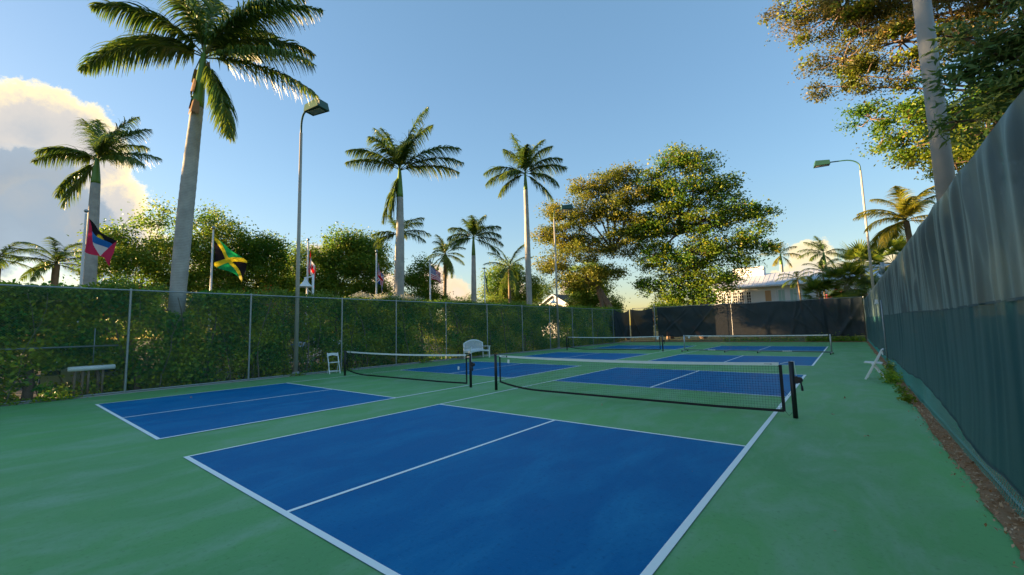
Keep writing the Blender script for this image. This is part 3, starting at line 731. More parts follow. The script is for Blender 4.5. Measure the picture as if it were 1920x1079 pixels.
LEAF = [(0, -.42), (.09, -.25), (.17, -.30), (.14, -.03), (.25, -.14), (.28, -.08), (.42, -.10), (.37, .03), (.42, .08), (.20, .24), (.22, .32), (.03, .29), (.03, .45), (-.03, .45), (-.03, .29), (-.22, .32), (-.20, .24), (-.42, .08), (-.37, .03), (-.42, -.10), (-.28, -.08), (-.25, -.14), (-.14, -.03), (-.17, -.30), (-.09, -.25)]
def inpoly(x, y, P_):
    c = False; j = len(P_)-1
    for i in range(len(P_)):
        if (P_[i][1] > y) != (P_[j][1] > y) and x < (P_[j][0]-P_[i][0])*(y-P_[i][1])/(P_[j][1]-P_[i][1])+P_[i][0]: c = not c
        j = i
    return c
def c_leaf(u, v):
    if u < .25 or u > .75: return (.60, .01, .015)
    return (.60, .01, .015) if inpoly((u-.5)*2.1, (v-.5)*1.15, LEAF) else WHT
def c_cross(u, v):
    x, y = (u-.5)*2, v-.5; CR = (.55, .012, .03)
    if abs(x) < .1 or abs(y) < .1: return CR
    if abs(x) < .167 or abs(y) < .167: return WHT
    d1 = abs(y-x*.5)/1.118; d2 = abs(y+x*.5)/1.118
    if min(d1, d2) < .033: return CR
    if min(d1, d2) < .10: return WHT
    return NAV
def c_stars(u, v):
    if u < .4 and v < 7/13:
        gx, gy = u/.4*11, v/(7/13)*9
        i, j = int(gx+.5), int(gy+.5)
        return WHT if (i+j) % 2 == 0 and 1 <= i <= 10 and 1 <= j <= 8 and math.hypot((gx-i)*.9, gy-j) < .42 else NAV
    return RED if int(v*13) % 2 == 0 else WHT
fp = [((-18.65, .68, 0), 7.15), ((-17.8, 5.2, 0), 7.05), ((-16.27, 9.32, 0), 6.8), ((-14.46, 12.53, 0), 6.3), ((-12.58, 15.04, 0), 5.75), ((-14.1, 21.65, 0), 6.1)]
fl = ['leftmost white flagpole, flying the red flag with black, blue and white triangle', 'golden-lit flagpole flying the green, black and yellow flag', 'flagpole with the limp red and white maple leaf flag, right of the first floodlight pole',
      'flagpole with the limp red, white and blue crossed flag', 'flagpole flying the stars and stripes, beside the coconut palm', 'flagpole without a visible flag, close left of a royal palm trunk']
for (p, h), l_ in zip(fp, fl): flag_pole(l_, p, h)
rt = lambda a: Vector((math.cos(R(a)), math.sin(R(a)), 0))
flag('triangle_flag', 'red flag with a black, blue and white triangle, streaming down to the right', fp[0][0], 6.95, 1.5, 2.3, .98, 1.15, .42, c_tri, 1, rt(70))
flag('saltire_flag', 'green and black flag with a yellow diagonal cross, drooping to the right', fp[1][0], 6.7, 1.5, 2.4, 1.45, 1.35, .40, c_sal, 2, rt(62))
flag('maple_leaf_flag', 'limp red and white flag with a red leaf on the third pole', fp[2][0], 6.3, 1.2, 2.0, .38, 1.25, .35, c_leaf, 3, rt(50))
flag('crossed_flag', 'limp dark blue flag with red and white crosses on the fourth pole', fp[3][0], 5.75, 1.15, 2.0, .36, 1.05, .35, c_cross, 4, rt(50))
flag('striped_flag', 'red and white striped flag with blue starry corner beside the coconut palm', fp[4][0], 5.6, .85, 1.5, .62, .62, .45, c_stars, 5, rt(50))
flag('dark_flag', 'narrow dark folded flag pressed against the pole by the royal palm trunk', fp[5][0], 5.8, .9, 1.6, .16, .95, .4, lambda u, v: (.02, .05, .05) if v < .6 else (.03, .16, .2), 6, rt(45))

# ================================================================= PALMS
def frond_mesh(L_, elev, curve, npair, ll, hang, seed, plumose=.5, stiff=0, color_bias=0):
    """frond along +x starting at elevation elev (deg), bending down by curve (deg) over its length; returns leaflet mesh, rachis mesh"""
    r_ = np.random.default_rng(seed); S = 26; pts = [np.zeros(3)]; dirs = []
    ds = L_/S
    for i in range(S+1):
        a = R(elev-curve*((i/S)**1.35)); dirs.append(np.array([math.cos(a), .04*math.sin(i*.3+seed), math.sin(a)]))
        if i < S: pts.append(pts[-1]+dirs[-1]*ds)
    pts = np.array(pts); dirs = np.array(dirs)
    rb_ = MB().tube([tuple(p) for p in pts[::2]], [max(.006, .030*(1-i/13)) for i in range(len(pts[::2]))], 5)
    V = []; F = []; T = []
    for i in range(npair):
        t = .10+.90*(i+r_.uniform(-.3, .3))/npair; t = min(max(t, .06), .999); k = t*S; k0 = min(int(k), S-1); p = pts[k0]+(pts[k0+1]-pts[k0])*(k-k0); d = dirs[k0]/np.linalg.norm(dirs[k0])
        side = np.array([0, 1, 0.]); up_ = np.cross(side, d)*-1; 
        if up_[2] < 0: up_ = -up_
        env = math.sin(math.pi*min(1, (t*.92+.10)))**.55 if t > .45 else .62+.38*t/.45
        for s in (-1, 1):
            l_ = ll*env*r_.uniform(.82, 1.12); el = r_.normal(0.1, plumose*.55)
            ang = .75+.15*t
            dd = side*s*math.sin(ang)*math.cos(el)+up_*math.sin(el)*.9+d*(math.cos(ang)+.2*t)
            dd /= np.linalg.norm(dd); w = .042*(ll/.8)*r_.uniform(.8, 1.25); q = p.copy(); seg = 4
            ww = np.cross(dd, up_+r_.normal(0, .5, 3)); ww /= np.linalg.norm(ww)+1e-6
            b0 = len(V)
            for g_ in range(seg+1):
                f_ = g_/seg; wd = w*(1-f_**1.6)*.5+.003
                V.append(q-ww*wd); V.append(q+ww*wd)
                dd = dd+np.array([0, 0, -1])*hang*(.50 if g_ else .25)*(1-stiff); dd /= np.linalg.norm(dd); q = q+dd*l_/seg
            tv = float(np.clip(r_.beta(1.4, 2.2)+color_bias, 0, 1))
            for g_ in range(seg): F.append((b0+2*g_, b0+2*g_+1, b0+2*g_+3, b0+2*g_+2)); T.append(tv)
    return np_mesh('frond', np.array(V), np.array(F), np.array(T)), rb_.mesh('rachis', True)
FC = {}
def get_frond(key):
    if key not in FC: FC[key] = frond_mesh(*key)
    return FC[key]
IMG = 38.6
def palm(label, base, crown, rad, fronds, style='royal', group='palm trees around the courts', mat_f='frond', shaft=1.6, spear=True, det=70, ll=.85, bend=0.0, seed=1, hang=1.0):
    """base and crown: world points; fronds: list of (azimuth as seen from the court: 0 right 90 away 180 left 270 toward, elevation, length, curve)"""
    t = thing('palm_tree', label, 'palm tree', base, 0, group)
    B = Vector((0, 0, 0)); T_ = Vector(crown)-Vector(base); r_ = random.Random(seed)
    n = 26; pts = []; rs = []; H = T_.z
    for i in range(n+1):
        f_ = i/n; p = B.lerp(T_, f_); p.x += bend*math.sin(f_*math.pi)*1.0; p.y += bend*.5*math.sin(f_*math.pi)
        if style == 'royal': rr_ = rad*(1.12-.12*f_+.10*math.exp(-((f_-.45)/.25)**2)-.22*max(0, f_-.6)/.4)*(1+.22*max(0, 1-f_*14))
        else: rr_ = rad*(1+.5*max(0, 1-f_*12))*(1-.15*f_)
        pts.append(p); rs.append(rr_)
    zt_ = T_.z-(shaft if style == 'royal' else 0.05)
    # trunk with ring scars
    P2, R2 = [], []
    m2 = 70 if rad > .2 and base[0] > -15 else 30
    for i in range(m2+1):
        f_ = i/m2*(zt_/T_.z); k = f_*n; a = min(int(k), n-1); p = pts[a].lerp(pts[a+1], k-a); q = rs[a]+(rs[a+1]-rs[a])*(k-a)
        P2.append(p); R2.append(q*(1+(.018 if i % 2 else -.012)+r_.uniform(-.008, .008)))
    MB().tube(P2, R2, 18).build('trunk', M['trunk'] if style == 'royal' else M['trunk2'], t, True)
    if style == 'royal':
        P3 = [P2[-1].lerp(T_, k/8) for k in range(9)]; q = R2[-1]
        MB().tube(P3, [q*v for v in (1.02, 1.0, .93, .86, .78, .70, .62, .52, .42)], 14).build('crownshaft', M['shaft'], t, True)
        cr = T_-Vector((0, 0, .15))
    else: cr = T_
    leafmat = M[mat_f]
    for i, (az, el, Lf, cv) in enumerate(fronds):
        dead = el < -30
        me, rm = get_frond((round(Lf, 1), round(el/5)*5, round(cv/5)*5, int(det), ll, hang, (i % 4)+seed*10, .55 if style == 'royal' else .15, 0 if style == 'royal' else .35, -.1 if el > 20 else .0))
        a = R(IMG+az+r_.uniform(-3, 3))
        fo = bpy.data.objects.new('frond', me); C.objects.link(fo); fo.parent = t
        if not me.materials: me.materials.append(leafmat)
        fo.location = cr+Vector((0, 0, .12*(el/60)-.0)); fo.rotation_euler = (r_.uniform(-.12, .12), 0, a)
        ra = bpy.data.objects.new('rachis', rm); C.objects.link(ra); ra.parent = fo
        if not rm.materials: rm.materials.append(M['rachis'])
    if spear:
        MB().tube([T_, T_+Vector((.02, .02, .9)), T_+Vector((.05, 0, 1.7))], [.05, .035, .006], 6).build('spear_leaf', M['shaft'], t)
    return t
def ring(n, els, L_, cv, off=0, jit=10, seed=1):
    r_ = random.Random(seed); out = []
    for i in range(n):
        e = els[i % len(els)]
        out.append((off+360*i/n+r_.uniform(-jit, jit), e+r_.uniform(-6, 6), L_*r_.uniform(.88, 1.06), cv*r_.uniform(.85, 1.1)))
    return out
GP = 'royal palms beyond the hedge'
# the big one: crown above left centre
big = [(178, 34, 5.0, 92), (186, 20, 4.6, 80), (152, 74, 4.8, 44), (125, 82, 4.4, 45), (22, 66, 5.0, 62), (8, 56, 5.2, 66), (35, 50, 4.6, 72), (355, 56, 4.4, 80), (352, 4, 5.2, 46), (0, -4, 4.9, 42), (345, -48, 4.2, 30), (352, -62, 3.4, 18),
       (90, 58, 4.0, 70), (65, 66, 4.2, 60), (200, 52, 4.0, 82), (240, 76, 3.6, 60)]
pl = palm('largest royal palm, thick pale trunk bulging in the middle and rising out of the hedge', (-11.3, 2.33, -.1), (-11.15, 2.80, 12.35), .215, big, group=GP, shaft=2.15, det=120, ll=1.15, bend=-.10, seed=3)
sh = MB()
for k, (z, r_, a) in enumerate(((-.25, .22, 1.0), (-.55, .26, 3.3), (-1.1, .24, 4.6), (-1.7, .27, 3.9), (-1.95, .27, 5.2))):
    P1 = []
    for i in range(7):
        an = a-.7+i*.24; P1.append([(math.cos(an)*(r_+.02*j+.03*math.sin(i*2+j)), math.sin(an)*(r_+.02*j), 12.4-.0+z-.13*j-.05*math.sin(i*1.4)) for j in range(5)])
    sh.quadgrid(P1)
sh.build('dry_sheath', M['husk'], pl, True, loc=(.13, .44, 0))
MB().tube([(-.10, .2, 12.3), (-.2, .05, 11.7), (-.05, 0.0, 11.1), (.0, -.05, 10.6)], .02, 6).build('hanging_stalk', M['frondy'], pl, loc=(.1, .2, 0))

left = [(178, 34, 3.8, 62), (188, 18, 3.4, 60), (165, 72, 3.8, 40), (150, 80, 3.4, 40), (25, 76, 3.6, 42), (12, 60, 3.6, 62), (2, 22, 3.9, 48), (350, 10, 3.6, 50), (200, -50, 3.2, 25), (190, -30, 3.0, 45), (90, 80, 3.2, 60), (60, 60, 3, 70), (330, 50, 2.8, 80), (120, 50, 3, 70), (210, 30, 2.8, 75)]
palm('shorter royal palm at far left in front of the golden cloud', (-26.57, 1.8, -.1), (-26.58, 1.72, 12.2), .25, left, group=GP, shaft=1.5, seed=4, ll=1.05, det=85)
p3 = [(180, 44, 4.0, 58), (174, 32, 3.8, 50), (168, 72, 3.6, 30), (160, 80, 3.2, 35), (10, 80, 4.7, 36), (20, 74, 4.4, 44), (0, 32, 4.4, 62), (354, 40, 4.5, 66), (8, 18, 4.0, 52), (60, 84, 3.2, 50), (95, 80, 2.8, 60), (186, -66, 3.4, 14), (190, -74, 3.0, 8), (300, 60, 2.6, 80), (230, 66, 2.8, 70)]
palm('royal palm with a forked crown whose right-hand frond reaches far out, left of centre', (-14.55, 14.16, -.1), (-14.5, 14.22, 12.0), .23, p3, group=GP, shaft=1.9, seed=5, ll=1.15, bend=.06, det=90)
p3b = [(180, 20, 2.3, 60), (170, 5, 2.4, 70), (10, 55, 2.8, 60), (0, 20, 3.0, 60), (350, 5, 2.8, 60), (150, 70, 2.2, 40), (60, 60, 2.4, 50), (95, 70, 2.2, 60), (90, 30, 2.4, 70), (200, -10, 2.2, 60), (345, 40, 2.6, 60)]
palm('small royal palm half hidden behind the forked palm trunk', (-21.9, 19.3, -.1), (-21.86, 19.4, 9.9), .19, p3b, group=GP, shaft=1.2, seed=6, det=60, ll=.95)
p4 = [(178, 50, 3.0, 75), (186, 30, 2.9, 80), (192, 6, 2.6, 60), (15, 78, 2.9, 50), (5, 48, 3.3, 75), (350, 30, 3.2, 78), (0, 10, 3.3, 62), (345, -14, 3.4, 45), (110, 84, 2.8, 40), (150, 74, 2.8, 50), (60, 66, 2.6, 70), (270, 70, 2.4, 70), (210, 0, 2.6, 70)]
palm('middle-sized royal palm with round drooping crown, left of the tallest slim one', (-21.87, 28.49, -.1), (-21.8, 28.55, 10.9), .22, p4, group=GP, shaft=1.9, seed=7, det=75, ll=1.2)
p5 = [(178, 30, 4.0, 72), (186, 8, 3.9, 66), (200, -18, 3.4, 55), (0, 30, 4.0, 58), (10, 44, 3.9, 62), (345, 0, 3.5, 65), (338, -34, 3.8, 30), (150, 82, 4.2, 22), (35, 76, 4.4, 44), (22, 66, 4.4, 52), (90, 84, 3.2, 50), (165, 70, 3.2, 50), (215, 10, 3.0, 75), (280, 70, 2.8, 70)]
palm('tallest slim royal palm, standing just left of the broad tree', (-14.05, 27.25, -.1), (-14.08, 27.22, 15.3), .21, p5, group=GP, shaft=1.6, seed=8, ll=1.35, det=90)
GC = 'coconut palms beyond the hedge'
coc = ring(19, [70, 45, 20, 0, -20, -42], 2.9, 72, seed=11)
palm('coconut palm with golden centre behind the striped flag', (-26.1, 28.4, -.1), (-26.0, 28.55, 9.6), .19, coc, 'coco', GC, seed=9, det=55, ll=.75, hang=.8, spear=False)
coc2 = ring(13, [72, 50, 28, 5, -18, -40], 3.4, 62, seed=12)
palm('low coconut palm with arching fronds just above the hedge near the gabled house', (-20.46, 32.4, -.1), (-20.38, 32.47, 7.9), .17, coc2, 'coco', GC, seed=10, det=55, ll=.8, hang=.9, spear=False)
palm('low bushy coconut palm at the far left edge', (-30.7, .6, -.1), (-30.7, .7, 6.3), .2, ring(14, [60, 35, 15, -5], 2.4, 70, seed=13), 'coco', GC, seed=11, det=45, ll=.7, spear=False)
palm('half-seen coconut palm cut by the left edge of the view', (-31.5, -1.6, -.1), (-31.5, -1.6, 6.4), .2, ring(12, [50, 25, 0], 2.5, 70, seed=14), 'coco', GC, seed=12, det=45, ll=.7, spear=False)
GR = 'royal palms far behind the white house'
pr1 = [(175, 20, 4.2, 45), (10, 45, 4.6, 60), (0, 15, 4.6, 55), (130, 72, 4, 25), (50, 65, 4, 45), (100, 60, 3.4, 50), (200, -30, 3, 40), (330, -40, 3, 40), (95, 70, 3, 60), (180, 60, 3.4, 30)]
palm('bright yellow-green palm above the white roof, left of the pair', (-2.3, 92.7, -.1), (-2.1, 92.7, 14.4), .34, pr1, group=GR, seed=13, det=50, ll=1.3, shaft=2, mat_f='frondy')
pr2 = [(178, 15, 4.6, 65), (170, 32, 4.2, 60), (0, 25, 4.6, 60), (8, 10, 4.8, 62), (90, 80, 3.6, 40), (60, 55, 3.8, 60), (130, 60, 3.6, 50), (95, 70, 3.4, 60), (205, -45, 3.4, 30), (335, -50, 3.2, 30), (190, 0, 3.2, 60)]
palm('darker palm standing in front of the cream cloud at right', (4.7, 83.2, -.1), (4.8, 83.2, 12.6), .32, pr2, group=GR, seed=14, det=55, ll=1.2, shaft=2)
yp = ring(17, [75, 55, 35, 15, -5], 2.6, 78, seed=15)
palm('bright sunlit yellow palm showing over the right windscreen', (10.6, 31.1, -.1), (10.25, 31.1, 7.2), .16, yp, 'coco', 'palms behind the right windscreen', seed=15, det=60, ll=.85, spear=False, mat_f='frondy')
sp_ = ring(9, [50, 25, 5], 2.0, 80, seed=16)
palm('small slender palm standing before the white house wall', (3.9, 47.5, -.1), (3.6, 47.5, 5.6), .08, sp_, 'coco', 'palms behind the right windscreen', seed=16, det=40, ll=.6, spear=False)
palm('small slender palm close behind the far fence, right of the first small one', (5.6, 45.5, -.1), (5.7, 45.5, 5.9), .08, ring(10, [60, 35, 10], 2.1, 80, seed=17), 'coco', 'palms behind the right windscreen', seed=17, det=40, ll=.6, spear=False)

# fan palms
def fan_leaf(seed, rad, pet):
    r_ = np.random.default_rng(seed); V = []; F = []; T = []; n = 26
    base = np.array([pet, 0, 0.])
    for i in range(n):
        a = R(-115+230*i/(n-1)); d = np.array([math.cos(a), math.sin(a), .12*math.cos(a*3)]); l_ = rad*(1-.25*abs(a)/2)*r_.uniform(.9, 1.08)
        w = np.array([-math.sin(a), math.cos(a), 0])*rad*.055; q = base.copy(); b0 = len(V)
        for g_ in range(4):
            f_ = g_/3; ww = w*(.15+1.5*f_ if f_ < .5 else 1.8*(1-f_)+.02); V.append(q-ww+np.array([0, 0, .01])); V.append(q+ww)
            d2 = d+np.array([0, 0, -.55*f_**2]); q = q+d2*l_/3
        tv = float(r_.beta(1.4, 2))
        for g_ in range(3): F.append((b0+2*g_, b0+2*g_+1, b0+2*g_+3, b0+2*g_+2)); T.append(tv)
    return np_mesh('fan_leaf', np.array(V), np.array(F), np.array(T)), MB().tube([(0, 0, 0), (pet*.5, 0, .03), (pet, 0, 0)], [.02, .015, .01], 5).mesh('petiole')
FL = [fan_leaf(s, .85, 1.0) for s in range(3)]
def fan_palm(label, loc, z, n, sc, seed, low=-55):
    t = thing('fan_palm', label, 'palm tree', loc, 0, 'fan palms in the far right corner'); r_ = random.Random(seed)
    MB().tube([(0, 0, -.1), (.05, 0, z)], [.16*sc, .13*sc], 10).build('trunk', M['trunk2'], t, True)
    for i in range(n):
        me, pm_ = FL[i % 3]; el = r_.uniform(low, 75)
        fo = bpy.data.objects.new('fan_leaf', me); C.objects.link(fo); fo.parent = t; fo.location = (.05, 0, z)
        if not me.materials: me.materials.append(M['frond'])
        if not pm_.materials: pm_.materials.append(M['rachis'])
        fo.rotation_euler = (r_.uniform(-.4, .4), -R(el), r_.uniform(0, 6.28)); s = sc*r_.uniform(.85, 1.15); fo.scale = (s, s, s)
        pe = bpy.data.objects.new('petiole', pm_); C.objects.link(pe); pe.parent = fo
fan_palm('spiky fan palm left of the golden floodlight pole, its lower leaves hanging over the fence', (7.2, 39.8, 0), 4.3, 34, 1.15, 1)
fan_palm('taller fan palm directly behind the far right corner post', (8.3, 41.6, 0), 5.6, 36, 1.25, 2)
fan_palm('low fan palm spilling over the far fence beside the pink flowers', (5.6, 39.8, 0), 3.5, 26, 1.0, 3, -30)
fan_palm('fan palm at the right of the golden floodlight pole over the windscreen', (9.9, 37.5, 0), 5.4, 26, 1.15, 4)

# ================================================================= TREES
def tree(name, label, base, forks, blobs, leaf, lsize, nleaf, bark='bark', trunk_r=.35, group=None, seed=1, cat='tree', clump=.55, tips=26, aspect=.5, hang=.2, stems=None, accents=None, flat_=.45):
    """blobs: (x,y,z,r[,weight]) world; forks: list of fork points (world) for limbs"""
    r_ = np.random.default_rng(seed); t = thing(name, label, cat, base, 0, group); B = np.array(base)
    mb = MB(); stems = stems or [base]
    for st in stems:
        f_ = min(forks, key=lambda q: np.linalg.norm(np.array(q)-np.array(st)))
        pts = []
        for i in range(8):
            a = i/7; p = np.array(st)*(1-a)+np.array(f_)*a; p[:2] += r_.normal(0, .04*trunk_r*6, 2)*math.sin(a*3.14); pts.append(p-B)
        mb.tube(pts, [trunk_r*(1.25 if i == 0 else 1.0)*(1-.35*i/7) for i in range(8)], 10)
    LP = []; wsum = sum(b_[3]**2 for b_ in blobs)
    for b_ in blobs:
        c = np.array(b_[:3]); R_ = b_[3]; f_ = np.array(min(forks, key=lambda q: np.linalg.norm(np.array(q)-c)))
        mid = (f_+c)/2+r_.normal(0, R_*.18, 3); r1 = max(.05, trunk_r*.42*min(1, R_/2.2))
        pts = [(1-a)**2*f_+2*a*(1-a)*mid+a*a*c-B for a in np.linspace(0, 1, 7)]
        mb.tube(pts, [r1*(1-.65*i/6) for i in range(7)], 7, cap=False)
        nt_ = max(6, int(tips*(R_/1.8)**1.6)); d = r_.normal(size=(nt_, 3)); d /= np.linalg.norm(d, axis=1)[:, None]; rad = R_*r_.uniform(.45, 1.05, nt_)**.7
        d[:, 2] *= .72; TP = c+d*rad[:, None]
        for q in TP:
            s_ = c+(q-c)*r_.uniform(-.1, .25)
            m_ = (s_+q)/2+r_.normal(0, .12*R_, 3)
            mb.tube([s_-B, m_-B, q-B], [r1*.28+.008, r1*.16+.006, .005], 4, cap=False)
        nl = int(nleaf*R_**2/wsum*(b_[4] if len(b_) > 4 else 1)); idx = r_.integers(0, nt_, nl); cs_ = clump*r_.uniform(.6, 1.3, nt_)
        off = r_.normal(size=(nl, 3))*np.array([1, 1, flat_]); LP.append(TP[idx]+off*cs_[idx][:, None]*.62)
    mb.build('trunk', M[bark], t, True)
    LP = np.concatenate(LP)-B; n = len(LP)
    # colour: whole sprays drift between old and young leaves
    ph = r_.uniform(0, 6, 3); tn = .5+.28*np.sin(LP[:, 0]*1.1+ph[0])*np.sin(LP[:, 1]*1.3+ph[1])+.22*np.sin(LP[:, 2]*1.7+ph[2]+LP[:, 0]*.5)
    tn = np.clip(tn*.62+r_.normal(0, .22, n)-.08, 0, 1)
    lm = link('crown', leaf_mesh('crown', LP, lsize, r_, aspect, .1, tn, hang), M[leaf], t); lm['kind'] = 'stuff'
    if accents:
        for mk, frac, zmin in accents:
            sel = LP[r_.random(n) < frac]; sel = sel[sel[:, 2]+B[2] > zmin]
            # accents gather in sprays
            key = np.sin(sel[:, 0]*2.1+1)*np.sin(sel[:, 1]*2.4)*np.sin(sel[:, 2]*2.2)
            sel = sel[key > .22]
            if len(sel): o = link('blossom', leaf_mesh('blossom', sel, lsize*1.1, r_, .8, .6), M[mk], t); o['kind'] = 'stuff'
    return t
# two broad trees behind the far left corner
tree('broad_tree', 'broad olive-brown tree with a forked trunk, left one of the large pair', (-15.4, 45.0, -.1), [(-16.3, 44.5, 6.5), (-13.2, 46, 8.0), (-14.6, 45.5, 10.5)],
     [(-20.8, 41.8, 9.5, 2.1), (-19.6, 42.5, 12.8, 2.4), (-20.3, 42.3, 16.2, 1.9), (-17.6, 44, 15.6, 2.4), (-17, 43.8, 18.6, 1.9), (-14.9, 45.2, 19.3, 2.1), (-14.3, 45.5, 16.0, 2.6), (-12.6, 46.2, 19.8, 1.6), (-11.9, 46.5, 17.2, 2.3), (-17.6, 43.6, 11.2, 2.6), (-17.2, 43.4, 7.6, 2.0), (-13.5, 45.8, 11.6, 2.6), (-12.4, 46.4, 14, 2.0), (-14.6, 45, 8.2, 1.6), (-21.9, 41, 13.2, 1.4), (-19.2, 42.2, 7.2, 1.6)],
     'olive', .25, 50000, trunk_r=.36, seed=21, group='broad trees beyond the far corner', stems=[(-15.5, 44.98, -.1), (-13.4, 45.9, -.1), (-13.9, 45.8, -.1)], clump=.85, tips=30, accents=[('rust', .12, 13)])
tree('broad_tree', 'broad dark green tree spreading right towards the white house', (-9.0, 47.5, -.1), [(-8.8, 47.6, 4.5), (-6.5, 48.2, 8), (-7.6, 48, 12)],
     [(-7.6, 48, 21.0, 2.0), (-5.2, 48.8, 19.8, 2.2), (-9.6, 47.3, 18.2, 2.4), (-6.8, 48, 16.8, 2.8), (-3.8, 49, 16.6, 2.0), (-2.4, 49.4, 17.4, 1.3), (-1.6, 49.5, 14.2, 2.0), (.6, 49.9, 13.0, 1.6), (-4.6, 48.8, 13.4, 2.8), (-8.6, 47.6, 13.8, 2.9), (-11.0, 46.9, 12.4, 2.2), (-9.8, 47.2, 9.6, 2.6), (-6.2, 48.2, 9.8, 3.0), (-3, 49.2, 9.8, 2.4), (-.4, 49.8, 10.8, 1.9), (-7.8, 47.8, 6.4, 2.8), (-4.6, 48.6, 6.2, 2.5), (-10.8, 47, 6.2, 1.7), (1.0, 50.0, 9.2, 1.0), (-.9, 49.6, 8.0, 1.1), (-2.6, 49.3, 6.8, 1.3), (-8.5, 47.6, 3.8, 2.2), (-5.2, 48.4, 3.6, 2.0)],
     'lush', .27, 56000, trunk_r=.38, seed=22, group='broad trees beyond the far corner', clump=.85, tips=30, stems=[(-9, 47.5, -.1), (-5.4, 48.4, -.1)], accents=[('olive', .35, 9)])
# trees overhanging on the right
tree('fig_tree', 'tall reddish-leaved tree overhanging the top right, behind the thick grey pole', (13.8, 18.2, -.1), [(12.6, 17.9, 8.2), (13.2, 18, 11.5)],
     [(6.6, 17.2, 13.6, 1.0), (7.9, 17.2, 12.9, 1.4), (9.2, 17.2, 13.4, 1.8), (11.2, 17.1, 13.2, 2.0), (13.0, 17.0, 13.2, 2.2), (7.9, 17.3, 11.1, 1.1), (8.4, 17.2, 11.9, 1.1), (9.4, 17.2, 11.0, 1.2), (10.6, 17.1, 11.2, 1.4), (7.2, 17.2, 10.3, .55), (12.4, 17, 11.0, 1.6), (9.6, 17.2, 10.0, .75), (8.4, 17.2, 10.2, .7)],
     'rust', .088, 62000, trunk_r=.34, seed=23, clump=.36, tips=34, bark='bark', group='trees overhanging the right windscreen', accents=[('lush', .9, 5), ('olive', .5, 5)], hang=.35)
tree('fig_tree', 'lower green branches of a tree reaching left past the thick grey pole', (14.6, 16.5, -.1), [(12.4, 16.9, 7.6)],
     [(8.4, 17.2, 8.6, .7), (9.3, 17.2, 8.2, .9), (10.2, 17.0, 8.3, 1.0), (8.6, 17.2, 7.7, .5), (9.5, 17.1, 7.3, .8), (10.4, 17, 7.2, .9), (9.9, 17.1, 6.5, .5), (11.4, 16.9, 7.9, 1.2), (11.2, 17, 6.9, .9), (9.1, 17.2, 7.0, .4)],
     'lush', .10, 20000, trunk_r=.26, seed=24, clump=.34, tips=34, group='trees overhanging the right windscreen', accents=[('rust', .3, 5)], hang=.3)
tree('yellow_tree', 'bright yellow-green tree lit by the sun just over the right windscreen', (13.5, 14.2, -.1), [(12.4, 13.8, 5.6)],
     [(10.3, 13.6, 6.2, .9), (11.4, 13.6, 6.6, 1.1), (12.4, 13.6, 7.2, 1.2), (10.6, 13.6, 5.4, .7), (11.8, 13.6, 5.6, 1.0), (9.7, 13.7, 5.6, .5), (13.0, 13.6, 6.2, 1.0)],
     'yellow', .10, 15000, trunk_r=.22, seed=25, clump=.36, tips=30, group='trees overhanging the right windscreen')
tree('oleander_tree', 'nearest leafy tree with long narrow leaves leaning over the right windscreen', (10.9, 7.4, -.1), [(10.3, 7.3, 4.2)],
     [(8.85, 7.1, 5.15, .38), (9.15, 7.05, 5.55, .45), (9.5, 7.0, 5.7, .5), (9.2, 7.05, 4.85, .38), (9.6, 7.0, 5.1, .5), (8.75, 7.15, 4.55, .28), (9.1, 7.1, 4.35, .35), (9.9, 6.95, 5.4, .6), (9.75, 7.0, 4.5, .5), (10.3, 7, 5.0, .6), (8.9, 7.1, 5.8, .3), (10.1, 6.9, 6.1, .6)],
     'bigleaf', .155, 6800, trunk_r=.12, seed=26, clump=.22, tips=80, aspect=.24, hang=.0, group='trees overhanging the right windscreen', flat_=.7)
# belt of trees beyond the hedge, left to centre
GL = 'trees beyond the car park'
def bl(cx_, cy_, z, sx, n, r, seed):
    r_ = random.Random(seed); return [(cx_+r_.uniform(-.6, .6)*sx, cy_+r_.uniform(-1, 1)*sx, z+r_.uniform(-.5, .45)*z*.55, r*r_.uniform(.7, 1.2)) for _ in range(n)]
tree('garden_tree', 'light green tree with thin airy top between the first palm pair', (-31.6, 4.6, -.1), [(-31.6, 4.6, 3.2)],
     [(-31.9, 3.9, 8.6, 1.3), (-32, 5.4, 9.8, 1.1, .5), (-31.6, 4.6, 6.9, 1.7), (-31.6, 6.3, 7.6, 1.6), (-31.8, 2.9, 6.6, 1.2), (-31.4, 5.6, 5.2, 1.8), (-31.6, 3.3, 4.6, 1.5), (-32, 6.0, 11.0, .8, .4), (-31.8, 7.6, 5.6, 1.6), (-31.5, 4.4, 3.2, 1.6), (-31.5, 7, 3.4, 1.6)], 'light', .20, 33000, seed=31, group=GL, clump=.72, flat_=.8, trunk_r=.2)
tree('garden_tree', 'olive tree top rising right behind the largest palm trunk', (-31.2, 9.3, -.1), [(-31.2, 9.3, 3.5)],
     [(-31.2, 8.7, 10.6, 1.2, .6), (-31.2, 9.9, 9.6, 1.4, .8), (-31.2, 8.5, 8.2, 1.6), (-31.2, 10.1, 7.2, 1.7), (-31.2, 8.9, 5.6, 1.7), (-31, 10.3, 4.6, 1.6), (-31.2, 9, 3.2, 1.4)], 'light', .20, 28000, seed=32, group=GL, clump=.72, flat_=.8, trunk_r=.2)
tree('garden_tree', 'dense dark green round tree behind the green and yellow flag', (-30.2, 12.2, -.1), [(-30.2, 12.2, 3.0)],
     [(-30.2, 11.4, 8.6, 1.2), (-30.2, 12.5, 8.9, 1.1), (-30.2, 13.1, 7.6, 1.2), (-30.2, 11.6, 6.9, 1.6), (-30.1, 12.9, 5.8, 1.5), (-30.1, 11.4, 4.6, 1.6), (-30, 13.3, 4.2, 1.3), (-30, 12.2, 3, 1.4)], 'lush', .20, 30000, seed=33, group=GL, clump=.72, flat_=.8, trunk_r=.2)
